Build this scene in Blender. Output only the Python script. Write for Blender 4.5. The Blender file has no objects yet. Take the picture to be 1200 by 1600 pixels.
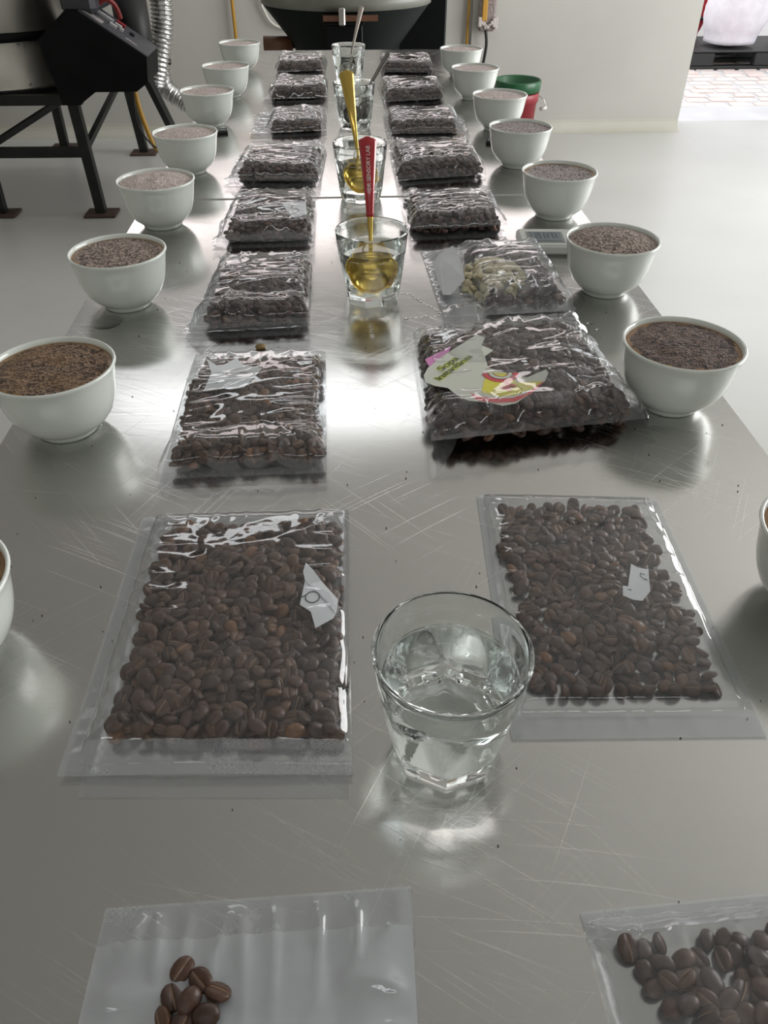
import bpy, math, random
import numpy as np
from mathutils import Vector, Matrix, noise

S = bpy.context.scene
COL = S.collection
PI = math.pi
random.seed(7)
RNG = np.random.default_rng(11)

# ------------------------------------------------------------------ camera
cam_d = bpy.data.cameras.new('camera')
cam = bpy.data.objects.new('camera', cam_d)
COL.objects.link(cam)
cam_d.sensor_fit = 'VERTICAL'
cam_d.sensor_height = 36.0
cam_d.lens = 1202.0 / 1600.0 * 36.0
cam_d.clip_start = 0.01
cam_d.clip_end = 100
cam.location = (0, 0, 1.245)
cam.rotation_euler = (math.radians(90 - 39.2), 0, math.radians(-2.88))
S.camera = cam

# ------------------------------------------------------------------ world, exposure
W = bpy.data.worlds.new('sky')
S.world = W
W.use_nodes = True
wn = W.node_tree.nodes
wn['Background'].inputs[0].default_value = (0.93, 0.96, 1.0, 1)
wn['Background'].inputs[1].default_value = 2.6
S.view_settings.view_transform = 'Standard'
S.view_settings.look = 'None'
S.view_settings.gamma = 1
S.view_settings.exposure = -0.08
S.view_settings.use_curve_mapping = False
try:
    S.cycles.max_bounces = 24
    S.cycles.transparent_max_bounces = 24
    S.cycles.transmission_bounces = 20
    S.cycles.glossy_bounces = 20
    S.cycles.sample_clamp_indirect = 6
except Exception:
    pass


def area(name, loc, rot, sx, sy, power, col=(1, 1, 1)):
    l = bpy.data.lights.new(name, 'AREA')
    l.shape = 'RECTANGLE'
    l.size = sx
    l.size_y = sy
    l.energy = power
    l.color = col
    o = bpy.data.objects.new(name, l)
    o.location = loc
    o.rotation_euler = rot
    COL.objects.link(o)
    return o


# daylight through the wide opening in the right wall; unseen lamp added behind camera
area('daylight_right', (4.12, 2.6, 1.55), (0, math.radians(90), 0), 2.5, 3.6, 185, (1.0, 0.985, 0.96))
area('rear_fill', (0.4, -2.42, 1.9), (math.radians(90), 0, 0), 2.6, 1.4, 6, (1.0, 0.99, 0.96))  # weak fill lamp in front of a solid wall

# ------------------------------------------------------------------ helpers


def mesh_obj(name, verts, faces, mat, parent=None, smooth=True, mats=None, fm=None):
    me = bpy.data.meshes.new(name)
    me.from_pydata([tuple(map(float, v)) for v in verts], [], faces)
    if mats:
        for m in mats:
            me.materials.append(m)
    elif mat:
        me.materials.append(mat)
    if fm is not None:
        me.polygons.foreach_set('material_index', fm)
    if smooth:
        me.polygons.foreach_set('use_smooth', [True] * len(me.polygons))
    me.update()
    o = bpy.data.objects.new(name, me)
    COL.objects.link(o)
    if parent:
        o.parent = parent
    return o


def tag(o, label=None, cat=None, group=None, kind=None):
    if label:
        o['label'] = label
    if cat:
        o['category'] = cat
    if group:
        o['group'] = group
    if kind:
        o['kind'] = kind
    return o


def empty(name, loc, rz=0, label=None, cat=None, group=None):
    o = bpy.data.objects.new(name, None)
    o.empty_display_size = 0.05
    COL.objects.link(o)
    o.location = loc
    o.rotation_euler = (0, 0, rz)
    return tag(o, label, cat, group)


def dup(o, loc=None, rz=None, label=None):
    c = o.copy()
    COL.objects.link(c)
    if loc is not None:
        c.location = loc
    if rz is not None:
        c.rotation_euler = (0, 0, rz)
    if label:
        c['label'] = label
    for ch in list(o.children):
        d = ch.copy()
        COL.objects.link(d)
        d.parent = c
        for g in list(ch.children):
            e = g.copy()
            COL.objects.link(e)
            e.parent = d
    return c


class MB:
    def __init__(self):
        self.v = []
        self.f = []

    def add(self, vs, fs):
        n = len(self.v)
        self.v += [tuple(p) for p in vs]
        self.f += [tuple(i + n for i in f) for f in fs]
        return self

    def box(self, x0, x1, y0, y1, z0, z1, bev=0.0):
        b = min(bev, (x1 - x0) / 2.01, (y1 - y0) / 2.01, (z1 - z0) / 2.01)
        if b <= 0:
            vs = [(x, y, z) for z in (z0, z1) for y in (y0, y1) for x in (x0, x1)]
            return self.add(vs, [(0, 2, 3, 1), (4, 5, 7, 6), (0, 1, 5, 4), (2, 6, 7, 3), (0, 4, 6, 2), (1, 3, 7, 5)])
        # chamfered box: 24 vertices
        vs = []
        for sx in (0, 1):
            for sy in (0, 1):
                for sz in (0, 1):
                    X, Y, Z = (x0, x1)[sx], (y0, y1)[sy], (z0, z1)[sz]
                    ix, iy, iz = (b, -b)[sx], (b, -b)[sy], (b, -b)[sz]
                    vs += [(X, Y + iy, Z + iz), (X + ix, Y, Z + iz), (X + ix, Y + iy, Z)]
        def I(sx, sy, sz, k): return (sx * 4 + sy * 2 + sz) * 3 + k
        fs = [(I(0, 0, 0, 0), I(0, 0, 1, 0), I(0, 1, 1, 0), I(0, 1, 0, 0)), (I(1, 0, 0, 0), I(1, 1, 0, 0), I(1, 1, 1, 0), I(1, 0, 1, 0)),
              (I(0, 0, 0, 1), I(1, 0, 0, 1), I(1, 0, 1, 1), I(0, 0, 1, 1)), (I(0, 1, 0, 1), I(0, 1, 1, 1), I(1, 1, 1, 1), I(1, 1, 0, 1)),
              (I(0, 0, 0, 2), I(0, 1, 0, 2), I(1, 1, 0, 2), I(1, 0, 0, 2)), (I(0, 0, 1, 2), I(1, 0, 1, 2), I(1, 1, 1, 2), I(0, 1, 1, 2))]
        for a in (0, 1):
            for c in (0, 1):
                fs.append((I(a, c, 0, 0), I(a, c, 1, 0), I(a, c, 1, 1), I(a, c, 0, 1)))
                fs.append((I(a, 0, c, 0), I(a, 1, c, 0), I(a, 1, c, 2), I(a, 0, c, 2)))
                fs.append((I(0, a, c, 1), I(1, a, c, 1), I(1, a, c, 2), I(0, a, c, 2)))
        for a in (0, 1):
            for c in (0, 1):
                for d in (0, 1):
                    fs.append((I(a, c, d, 0), I(a, c, d, 1), I(a, c, d, 2)))
        return self.add(vs, fs)

    def bar(self, p, q, w, h=None, up=(0, 0, 1)):
        h = h or w
        p, q = Vector(p), Vector(q)
        d = (q - p).normalized()
        u = Vector(up)
        if abs(d.dot(u)) > .95:
            u = Vector((0, 1, 0))
        a = d.cross(u).normalized() * w / 2
        b = a.cross(d).normalized() * h / 2
        vs = [p - a - b, p + a - b, p + a + b, p - a + b, q - a - b, q + a - b, q + a + b, q - a + b]
        return self.add(vs, [(0, 3, 2, 1), (4, 5, 6, 7), (0, 1, 5, 4), (1, 2, 6, 5), (2, 3, 7, 6), (3, 0, 4, 7)])

    def lathe(self, prof, n=32, cx=0, cy=0, cz=0):
        vs = []
        for r, z in prof:
            for k in range(n):
                a = 2 * PI * k / n
                vs.append((cx + r * math.cos(a), cy + r * math.sin(a), cz + z))
        fs = []
        for i in range(len(prof) - 1):
            for k in range(n):
                k2 = (k + 1) % n
                fs.append((i * n + k, i * n + k2, (i + 1) * n + k2, (i + 1) * n + k))
        if prof[0][0] > 1e-6:
            pass
        return self.add(vs, fs)

    def tube(self, pts, r, n=10, cap=True):
        pts = [Vector(p) for p in pts]
        vs = []
        fs = []
        up = Vector((0, 0, 1))
        for i, p in enumerate(pts):
            d = (pts[min(i + 1, len(pts) - 1)] - pts[max(i - 1, 0)]).normalized()
            u = up if abs(d.dot(up)) < .95 else Vector((1, 0, 0))
            a = d.cross(u).normalized()
            b = a.cross(d).normalized()
            rr = r(i / (len(pts) - 1)) if callable(r) else r
            for k in range(n):
                t = 2 * PI * k / n
                vs.append(p + a * rr * math.cos(t) + b * rr * math.sin(t))
        for i in range(len(pts) - 1):
            for k in range(n):
                k2 = (k + 1) % n
                fs.append((i * n + k, i * n + k2, (i + 1) * n + k2, (i + 1) * n + k))
        if cap:
            fs.append(tuple(range(n - 1, -1, -1)))
            fs.append(tuple((len(pts) - 1) * n + k for k in range(n)))
        return self.add(vs, fs)

    def build(self, name, mat, parent=None, smooth=False):
        return mesh_obj(name, self.v, self.f, mat, parent, smooth)


def spline(pts, n=8):
    pts = [Vector(p) for p in pts]
    P = [pts[0]] + pts + [pts[-1]]
    out = []
    for i in range(1, len(P) - 2):
        for k in range(n):
            t = k / n
            a, b, c, d = P[i - 1], P[i], P[i + 1], P[i + 2]
            out.append(0.5 * ((2 * b) + (c - a) * t + (2 * a - 5 * b + 4 * c - d) * t * t + (3 * b - 3 * c + d - a) * t ** 3))
    out.append(pts[-1])
    return out


# ------------------------------------------------------------------ materials
def mat(name, col=(.5, .5, .5), rough=.5, metal=0.0, **kw):
    m = bpy.data.materials.new(name)
    m.use_nodes = True
    b = m.node_tree.nodes['Principled BSDF']
    b.inputs['Base Color'].default_value = (*col, 1)
    b.inputs['Roughness'].default_value = rough
    b.inputs['Metallic'].default_value = metal
    for k, v in kw.items():
        b.inputs[k.replace('_', ' ')].default_value = v
    return m


def N(m, t, **kw):
    n = m.node_tree.nodes.new(t)
    for k, v in kw.items():
        setattr(n, k, v)
    return n


def lk(m, a, b):
    m.node_tree.links.new(a, b)


def ramp(m, src, stops):
    r = N(m, 'ShaderNodeValToRGB')
    e = r.color_ramp.elements
    while len(e) < len(stops):
        e.new(.5)
    for i, (p, c) in enumerate(stops):
        e[i].position = p
        e[i].color = (*c, 1) if len(c) == 3 else c
    lk(m, src, r.inputs[0])
    return r.outputs[0]


def noisy(name, c1, c2, scale=8, rough=.6, bump=0.0, bscale=60, metal=0.0, **kw):
    """procedural two tone material with optional fine relief"""
    m = mat(name, c1, rough, metal, **kw)
    b = m.node_tree.nodes['Principled BSDF']
    tc = N(m, 'ShaderNodeTexCoord')
    n = N(m, 'ShaderNodeTexNoise')
    n.inputs['Scale'].default_value = scale
    n.inputs['Detail'].default_value = 6
    lk(m, tc.outputs['Object'], n.inputs['Vector'])
    lk(m, ramp(m, n.outputs['Fac'], [(.35, c1), (.65, c2)]), b.inputs['Base Color'])
    if bump:
        n2 = N(m, 'ShaderNodeTexNoise')
        n2.inputs['Scale'].default_value = bscale
        n2.inputs['Detail'].default_value = 4
        lk(m, tc.outputs['Object'], n2.inputs['Vector'])
        bp = N(m, 'ShaderNodeBump')
        bp.inputs['Strength'].default_value = bump
        bp.inputs['Distance'].default_value = .01
        lk(m, n2.outputs['Fac'], bp.inputs['Height'])
        lk(m, bp.outputs['Normal'], b.inputs['Normal'])
    return m


def math_n(m, op, a, b=None, clamp=False):
    n = N(m, 'ShaderNodeMath', operation=op, use_clamp=clamp)
    for i, v in enumerate((a, b)):
        if v is None:
            continue
        if isinstance(v, (int, float)):
            n.inputs[i].default_value = v
        else:
            lk(m, v, n.inputs[i])
    return n.outputs[0]


def make_steel():
    m = mat('brushed_steel', (.52, .515, .50), .27, 1.0)
    b = m.node_tree.nodes['Principled BSDF']
    b.inputs['Anisotropic'].default_value = .55
    tc = N(m, 'ShaderNodeTexCoord')
    tg = N(m, 'ShaderNodeTangent', direction_type='RADIAL', axis='Z')
    # brushing runs along x : tangent from a constant vector
    cx = N(m, 'ShaderNodeCombineXYZ')
    cx.inputs[0].default_value = 1
    lk(m, cx.outputs[0], b.inputs['Tangent'])
    m.node_tree.nodes.remove(tg)
    # curved, broken scratches in several directions
    warp = N(m, 'ShaderNodeTexNoise')
    warp.inputs['Scale'].default_value = 3.0
    warp.inputs['Detail'].default_value = 1
    lk(m, tc.outputs['Object'], warp.inputs['Vector'])
    add = N(m, 'ShaderNodeVectorMath', operation='MULTIPLY_ADD')
    lk(m, warp.outputs['Color'], add.inputs[0])
    add.inputs[1].default_value = (.05, .05, 0)
    lk(m, tc.outputs['Object'], add.inputs[2])
    total = None
    for ang, s_long, s_across, th, seed in ((28, 6, 1500, .745, 0), (-38, 7, 1400, .75, 3), (52, 8, 1600, .75, 7), (-62, 7, 1500, .75, 21), (12, 5, 1300, .75, 33), (38, 9, 1900, .74, 41)):
        mr = N(m, 'ShaderNodeMapping')
        mr.inputs['Rotation'].default_value = (0, 0, math.radians(ang))
        lk(m, add.outputs[0], mr.inputs['Vector'])
        mp = N(m, 'ShaderNodeMapping')
        mp.inputs['Scale'].default_value = (s_long, s_across, 1)
        mp.inputs['Location'].default_value = (seed, seed * 1.7, seed)
        lk(m, mr.outputs[0], mp.inputs['Vector'])
        n = N(m, 'ShaderNodeTexNoise')
        n.inputs['Scale'].default_value = 1
        n.inputs['Detail'].default_value = 0
        lk(m, mp.outputs[0], n.inputs['Vector'])
        v = math_n(m, 'MULTIPLY', math_n(m, 'SUBTRACT', n.outputs['Fac'], th), 14, True)
        mo = N(m, 'ShaderNodeMapping')
        mo.inputs['Location'].default_value = (seed * 2.3 + 1, seed, 0)
        lk(m, tc.outputs['Object'], mo.inputs['Vector'])
        mk = N(m, 'ShaderNodeTexNoise')
        mk.inputs['Scale'].default_value = 5.5
        mk.inputs['Detail'].default_value = 1
        lk(m, mo.outputs[0], mk.inputs['Vector'])
        v = math_n(m, 'MULTIPLY', v, ramp(m, mk.outputs['Fac'], [(.44, (0, 0, 0)), (.60, (1, 1, 1))]))
        total = v if total is None else math_n(m, 'ADD', total, v, True)
    pn = N(m, 'ShaderNodeTexNoise')
    pn.inputs['Scale'].default_value = 4.5
    pn.inputs['Detail'].default_value = 2
    lk(m, tc.outputs['Object'], pn.inputs['Vector'])
    mask = ramp(m, pn.outputs['Fac'], [(.36, (.25, .25, .25)), (.58, (1, 1, 1))])
    scr = math_n(m, 'MULTIPLY', total, mask)
    # fine brushing along x
    mp = N(m, 'ShaderNodeMapping')
    mp.inputs['Scale'].default_value = (4, 700, 1)
    lk(m, tc.outputs['Object'], mp.inputs['Vector'])
    br = N(m, 'ShaderNodeTexNoise')
    br.inputs['Scale'].default_value = 1
    br.inputs['Detail'].default_value = 3
    lk(m, mp.outputs[0], br.inputs['Vector'])
    big = N(m, 'ShaderNodeTexNoise')
    big.inputs['Scale'].default_value = 2.2
    big.inputs['Detail'].default_value = 3
    lk(m, tc.outputs['Object'], big.inputs['Vector'])
    r = math_n(m, 'ADD', math_n(m, 'MULTIPLY', scr, .17), math_n(m, 'ADD', math_n(m, 'MULTIPLY', br.outputs['Fac'], .10), math_n(m, 'MULTIPLY', big.outputs['Fac'], .14)))
    lk(m, math_n(m, 'ADD', r, .07), b.inputs['Roughness'])
    mx = N(m, 'ShaderNodeMix', data_type='RGBA')
    lk(m, scr, mx.inputs[0])
    base = ramp(m, big.outputs['Fac'], [(.3, (.50, .495, .475)), (.7, (.57, .565, .55))])
    lk(m, base, mx.inputs[6])
    mx.inputs[7].default_value = (.72, .72, .70, 1)
    lk(m, mx.outputs[2], b.inputs['Base Color'])
    bp = N(m, 'ShaderNodeBump')
    bp.inputs['Strength'].default_value = .10
    bp.inputs['Distance'].default_value = .0003
    lk(m, math_n(m, 'ADD', math_n(m, 'MULTIPLY', br.outputs['Fac'], .10), scr), bp.inputs['Height'])
    lk(m, bp.outputs[0], b.inputs['Normal'])
    return m


def film_mat(name, haze, hazecol=(.80, .84, .88), emboss=False, refl=1.0, rough=.035):
    m = bpy.data.materials.new(name)
    m.use_nodes = True
    nt = m.node_tree
    nt.nodes.clear()
    out = N(m, 'ShaderNodeOutputMaterial')
    tr = N(m, 'ShaderNodeBsdfTransparent')
    tr.inputs[0].default_value = (.965, .97, .975, 1)
    df = N(m, 'ShaderNodeBsdfDiffuse')
    df.inputs[0].default_value = (*hazecol, 1)
    tl = N(m, 'ShaderNodeBsdfTranslucent')
    tl.inputs[0].default_value = (*hazecol, 1)
    hz = N(m, 'ShaderNodeMixShader')
    hz.inputs[0].default_value = .3
    lk(m, df.outputs[0], hz.inputs[1])
    lk(m, tl.outputs[0], hz.inputs[2])
    m1 = N(m, 'ShaderNodeMixShader')
    lk(m, tr.outputs[0], m1.inputs[1])
    lk(m, hz.outputs[0], m1.inputs[2])
    gl = N(m, 'ShaderNodeBsdfGlossy')
    gl.inputs['Roughness'].default_value = rough
    lw = N(m, 'ShaderNodeFresnel')
    lw.inputs['IOR'].default_value = 1.62
    geo = N(m, 'ShaderNodeNewGeometry')
    # a thin sheet reflects alike from both sides
    ior = N(m, 'ShaderNodeMix', data_type='FLOAT')
    lk(m, geo.outputs['Backfacing'], ior.inputs[0])
    ior.inputs[2].default_value = 1.62
    ior.inputs[3].default_value = 1 / 1.62
    lk(m, ior.outputs[0], lw.inputs['IOR'])
    m2 = N(m, 'ShaderNodeMixShader')
    lk(m, math_n(m, 'MULTIPLY', lw.outputs[0], 1.25 * refl, True), m2.inputs[0])
    lk(m, m1.outputs[0], m2.inputs[1])
    lk(m, gl.outputs[0], m2.inputs[2])
    lk(m, m2.outputs[0], out.inputs[0])
    tc = N(m, 'ShaderNodeTexCoord')
    n = N(m, 'ShaderNodeTexNoise')
    n.inputs['Scale'].default_value = 22
    n.inputs['Detail'].default_value = 3
    lk(m, tc.outputs['Object'], n.inputs['Vector'])
    hv = math_n(m, 'MULTIPLY', math_n(m, 'ADD', n.outputs['Fac'], .5), haze)
    bp = N(m, 'ShaderNodeBump')
    bp.inputs['Strength'].default_value = .10
    bp.inputs['Distance'].default_value = .0012
    n2 = N(m, 'ShaderNodeTexNoise')
    n2.inputs['Scale'].default_value = 60
    n2.inputs['Detail'].default_value = 2
    n2.inputs['Distortion'].default_value = .8
    lk(m, tc.outputs['Object'], n2.inputs['Vector'])
    hgt = n2.outputs['Fac']
    if emboss:
        ck = N(m, 'ShaderNodeTexChecker')
        ck.inputs['Scale'].default_value = 700
        lk(m, tc.outputs['Object'], ck.inputs['Vector'])
        hgt = math_n(m, 'ADD', hgt, math_n(m, 'MULTIPLY', ck.outputs['Fac'], .8))
        hv = math_n(m, 'ADD', hv, math_n(m, 'MULTIPLY', ck.outputs['Fac'], .05))
        bp.inputs['Strength'].default_value = .12
    lk(m, hgt, bp.inputs['Height'])
    lk(m, hv, m1.inputs[0])
    lk(m, bp.outputs[0], gl.inputs['Normal'])
    lk(m, bp.outputs[0], lw.inputs['Normal'])
    return m


def bean_mat(name, stops, rough=.42):
    m = mat(name, stops[0][1], rough)
    b = m.node_tree.nodes['Principled BSDF']
    oi = N(m, 'ShaderNodeObjectInfo')
    at = N(m, 'ShaderNodeAttribute', attribute_name='rnd')
    v = math_n(m, 'FRACT', math_n(m, 'ADD', at.outputs['Fac'], oi.outputs['Random']))
    tc = N(m, 'ShaderNodeTexCoord')
    n = N(m, 'ShaderNodeTexNoise')
    n.inputs['Scale'].default_value = 420
    n.inputs['Detail'].default_value = 3
    lk(m, tc.outputs['Object'], n.inputs['Vector'])
    c = ramp(m, v, stops)
    mx = N(m, 'ShaderNodeMix', data_type='RGBA', blend_type='MULTIPLY')
    mx.inputs[0].default_value = .55
    lk(m, c, mx.inputs[6])
    lk(m, ramp(m, n.outputs['Fac'], [(.3, (.55, .52, .5)), (.7, (1.25, 1.2, 1.15))]), mx.inputs[7])
    lk(m, mx.outputs[2], b.inputs['Base Color'])
    bp = N(m, 'ShaderNodeBump')
    bp.inputs['Strength'].default_value = .35
    bp.inputs['Distance'].default_value = .0006
    lk(m, n.outputs['Fac'], bp.inputs['Height'])
    lk(m, bp.outputs[0], b.inputs['Normal'])
    return m


STEEL = make_steel()
FILM = film_mat('clear_film', .03)
FILMC = film_mat('very_clear_film', .02)
for _n in FILMC.node_tree.nodes:
    if _n.type == 'BUMP':
        _n.inputs['Strength'].default_value = .03
FILMB = film_mat('clear_back_film', .13)
FILMH = film_mat('hazy_film', .15)
FILMW = film_mat('milky_film', .50)
SEAL = film_mat('embossed_seal_film', .24, emboss=True, rough=.12)
SEALP = film_mat('plain_seal_film', .22, rough=.08)
SEALF = film_mat('faint_seal_film', .07, rough=.05)
BEAN = bean_mat('roasted_bean', [(0, (.050, .025, .018)), (.5, (.072, .035, .023)), (.85, (.094, .045, .027)), (.95, (.13, .064, .033)), (1, (.22, .10, .04))])
BEAND = bean_mat('darker_roasted_bean', [(0, (.040, .021, .017)), (.5, (.062, .033, .026)), (.9, (.085, .045, .033)), (1, (.16, .075, .04))])
BEANG = bean_mat('pale_raw_bean', [(0, (.62, .56, .36)), (.6, (.74, .69, .48)), (1, (.58, .50, .28))], .55)
CREASE = mat('bean_chaff', (.30, .20, .13), .7)
CREASED = mat('bean_crease_dark', (.035, .018, .012), .7)
GLAZE = noisy('pale_green_glaze', (.70, .745, .70), (.72, .765, .72), 10, .13, Coat_Weight=.4)
GLAZE.node_tree.nodes['Principled BSDF'].inputs['Coat Roughness'].default_value = .06
GLASS = mat('clear_glass', (.955, .985, .972), 0.0)
GLASS.node_tree.nodes['Principled BSDF'].inputs['Transmission Weight'].default_value = 1
GLASS.node_tree.nodes['Principled BSDF'].inputs['IOR'].default_value = 1.5
WATER = mat('water', (.99, 1, 1), 0.0)
WATER.node_tree.nodes['Principled BSDF'].inputs['Transmission Weight'].default_value = 1
WATER.node_tree.nodes['Principled BSDF'].inputs['IOR'].default_value = 1.33
GOLD = mat('gold_metal', (.62, .44, .11), .16, 1.0)
REDLAC = mat('red_lacquer', (.42, .014, .022), .22, Coat_Weight=.6)
DSILV = mat('dark_silver', (.22, .21, .20), .25, 1.0)
SILVER = mat('silver_metal', (.55, .53, .50), .2, 1.0)
PAPER = noisy('white_paper', (.72, .75, .78), (.76, .79, .82), 60, .8)
INK = mat('grey_ink', (.08, .085, .09), .6)
INKL = mat('pale_ruling', (.45, .48, .52), .7)
WHITEP = mat('white_plastic', (.62, .63, .60), .35)
LCD = noisy('lcd_grey', (.17, .20, .22), (.21, .24, .26), 20, .15)
BLK = noisy('black_paint', (.003, .004, .004), (.005, .006, .006), 8, .5, **{'Specular_IOR_Level': .12})
BLKS = noisy('black_steel', (.010, .011, .010), (.016, .017, .015), 12, .5, **{'Specular_IOR_Level': .3})
DGREY = noisy('dark_grey_green_enamel', (.008, .011, .010), (.011, .014, .012), 5, .5, **{'Specular_IOR_Level': .08})
CONSOLE = noisy('charcoal_panel', (.035, .036, .045), (.042, .044, .052), 12, .4)
DRUM = noisy('stainless_sheet', (.62, .60, .54), (.54, .52, .47), 3, .42, metal=1.0)
ALU = noisy('aluminium_foil_duct', (.62, .62, .60), (.50, .50, .49), 30, .30, .6, 40, metal=1.0)
WOOD = noisy('brown_wood', (.11, .045, .022), (.16, .07, .035), 14, .5)
YEL = mat('yellow_hose', (.48, .26, .035), .45)
WHITEC = mat('white_cable', (.55, .53, .47), .5)
GREENP = mat('green_plastic', (.012, .085, .030), .35)
REDP = mat('red_plastic', (.24, .018, .025), .4)
REDC = noisy('red_fabric', (.52, .015, .03), (.42, .012, .02), 20, .8)
RUBBER = mat('black_rubber', (.01, .01, .01), .5)
WOODL = noisy('plywood', (.42, .30, .17), (.36, .25, .14), 20, .6)

# ------------------------------------------------------------------ the room
def slab(name, x0, x1, y0, y1, z0, z1, m):
    o = MB().box(x0, x1, y0, y1, z0, z1).build(name, m)
    tag(o, kind='structure')
    return o


FLOORM = noisy('painted_floor', (.445, .445, .425), (.50, .50, .48), 1.2, .33)
b = FLOORM.node_tree.nodes['Principled BSDF']
# dirt specks and stains
tc = N(FLOORM, 'ShaderNodeTexCoord')
vn = N(FLOORM, 'ShaderNodeTexNoise')
vn.inputs['Scale'].default_value = 2.4
vn.inputs['Detail'].default_value = 8
vn.inputs['Roughness'].default_value = .62
lk(FLOORM, tc.outputs['Object'], vn.inputs['Vector'])
old = b.inputs['Base Color'].links[0].from_socket
mx = N(FLOORM, 'ShaderNodeMix', data_type='RGBA')
lk(FLOORM, ramp(FLOORM, vn.outputs['Fac'], [(.60, (0, 0, 0)), (.78, (.55, .55, .55))]), mx.inputs[0])
lk(FLOORM, old, mx.inputs[6])
mx.inputs[7].default_value = (.40, .38, .33, 1)
lk(FLOORM, mx.outputs[2], b.inputs['Base Color'])
WALLM = noisy('painted_wall', (.40, .39, .36), (.44, .43, .395), 1.5, .6, .05, 30)
WALLU = noisy('dimmed_upper_wall', (.20, .195, .18), (.25, .245, .23), 1.5, .8, .05, 30)  # unseen upper wall, colour darkened so the steel and film reflect less
CEILM = noisy('ceiling_sheet', (.47, .465, .445), (.51, .505, .485), 2, .8)
CONC = noisy('grey_concrete', (.50, .49, .50), (.56, .55, .56), 4, .7, .1, 50)
TILEM = noisy('pink_stone_tile', (.66, .53, .49), (.72, .62, .58), 9, .6, .1, 80)
TILEM2 = noisy('pale_stone_tile', (.66, .60, .56), (.70, .64, .60), 9, .6, .1, 80)
COVE = noisy('stained_cove', (.40, .39, .33), (.45, .44, .385), 3, .6)

floor = slab('floor', -3.2, 4.2, -2.5, 5.62, -.10, 0, FLOORM)
slab('ceiling', -3.4, 4.4, -2.7, 5.72, 3.45, 3.55, CEILM)
slab('wall_left', -3.3, -3.2, -2.5, 5.4, 0, 3.45, WALLM)
slab('wall_front', -3.3, 4.3, -2.65, -2.5, 0, 3.45, WALLM)
# right wall with a wide daylight opening between y 0.7 and 4.5
wr = MB()
wr.box(4.2, 4.3, -2.5, .7, 0, 3.45).box(4.2, 4.3, 4.5, 5.62, 0, 3.45).box(4.2, 4.3, .7, 4.5, 2.9, 3.45)
tag(wr.build('wall_right', WALLM), kind='structure')
# back wall: window band high up, doorway at the right
wb = MB()
wb.box(-3.3, 2.19, 5.42, 5.60, 0, 2.02).box(-3.3, -1.9, 5.42, 5.60, 2.02, 2.62).box(1.95, 2.19, 5.42, 5.60, 2.02, 2.62)
wb_ = MB().box(-3.3, 4.2, 5.41, 5.60, 2.62, 3.45).build('trim_3', WALLU)
tag(wb_, kind='structure')
wb.box(2.19, 4.2, 5.42, 5.60, 2.55, 2.62)
tag(wb.build('wall_back', WALLM), kind='structure')
# shallow pier step in the back wall
slab('trim_1', .80, 2.185, 5.385, 5.425, 0.0, 2.0, WALLM)
cv = MB()
for i in range(6):
    a0, a1 = PI / 2 * i / 6, PI / 2 * (i + 1) / 6
    R0 = .07
    p = [(R0 * (1 - math.sin(a)), R0 * (1 - math.cos(a))) for a in (a0, a1)]
    for x0, x1, yb in ((-3.2, .80, 5.42), (.80, 2.185, 5.385)):
        n = len(cv.v)
        (d0, z0), (d1, z1) = p
        cv.v += [(x0, yb - R0 + R0 * math.sin(a0), z0), (x1, yb - R0 + R0 * math.sin(a0), z0), (x1, yb - R0 + R0 * math.sin(a1), z1), (x0, yb - R0 + R0 * math.sin(a1), z1)]
        cv.f.append((n, n + 1, n + 2, n + 3))
tag(cv.build('baseboard_back', COVE, None, True), kind='structure')

WINM = bpy.data.materials.new('window_daylight')
WINM.use_nodes = True
WINM.node_tree.nodes.clear()
_o = N(WINM, 'ShaderNodeOutputMaterial')
_e = N(WINM, 'ShaderNodeEmission')
_e.inputs[0].default_value = (1.0, .90, .90, 1)
_e.inputs[1].default_value = 3.2
lk(WINM, _e.outputs[0], _o.inputs[0])
SKYL = bpy.data.materials.new('skylight_daylight')
SKYL.use_nodes = True
SKYL.node_tree.nodes.clear()
_o = N(SKYL, 'ShaderNodeOutputMaterial')
_e = N(SKYL, 'ShaderNodeEmission')
_e.inputs[0].default_value = (.96, .98, 1.0, 1)
_e.inputs[1].default_value = 5.0
lk(SKYL, _e.outputs[0], _o.inputs[0])
w1 = MB().box(-1.86, 1.91, 5.50, 5.52, 2.05, 2.59).build('window_1', WINM)
tag(w1, kind='structure')
wf = MB()
wf.box(-1.9, 1.95, 5.44, 5.49, 2.02, 2.06).box(-1.9, 1.95, 5.44, 5.49, 2.58, 2.62)
for x in (-1.9, -.94, .0, .96, 1.91):
    wf.box(x, x + .04, 5.44, 5.49, 2.06, 2.58)
wf.build('window_frame', WHITEP, w1)
sk = MB().box(-1.75, .65, 4.48, 5.06, 3.425, 3.44).build('window_2', SKYL)
tag(sk, kind='structure')
sf = MB()
sf.box(-1.79, .69, 4.44, 4.48, 3.41, 3.45).box(-1.79, .69, 5.06, 5.10, 3.41, 3.45).box(-1.79, -1.75, 4.48, 5.06, 3.41, 3.45).box(.65, .69, 4.48, 5.06, 3.41, 3.45)
sf.build('window_frame', WHITEP, sk)
fill_o = MB().box(-1.6, 1.4, -1.95, -1.75, 3.425, 3.44).build('fill_strip', SKYL)  # added glowing strip behind the camera to light the bag fronts, not a window
tag(fill_o, kind='structure')

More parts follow.
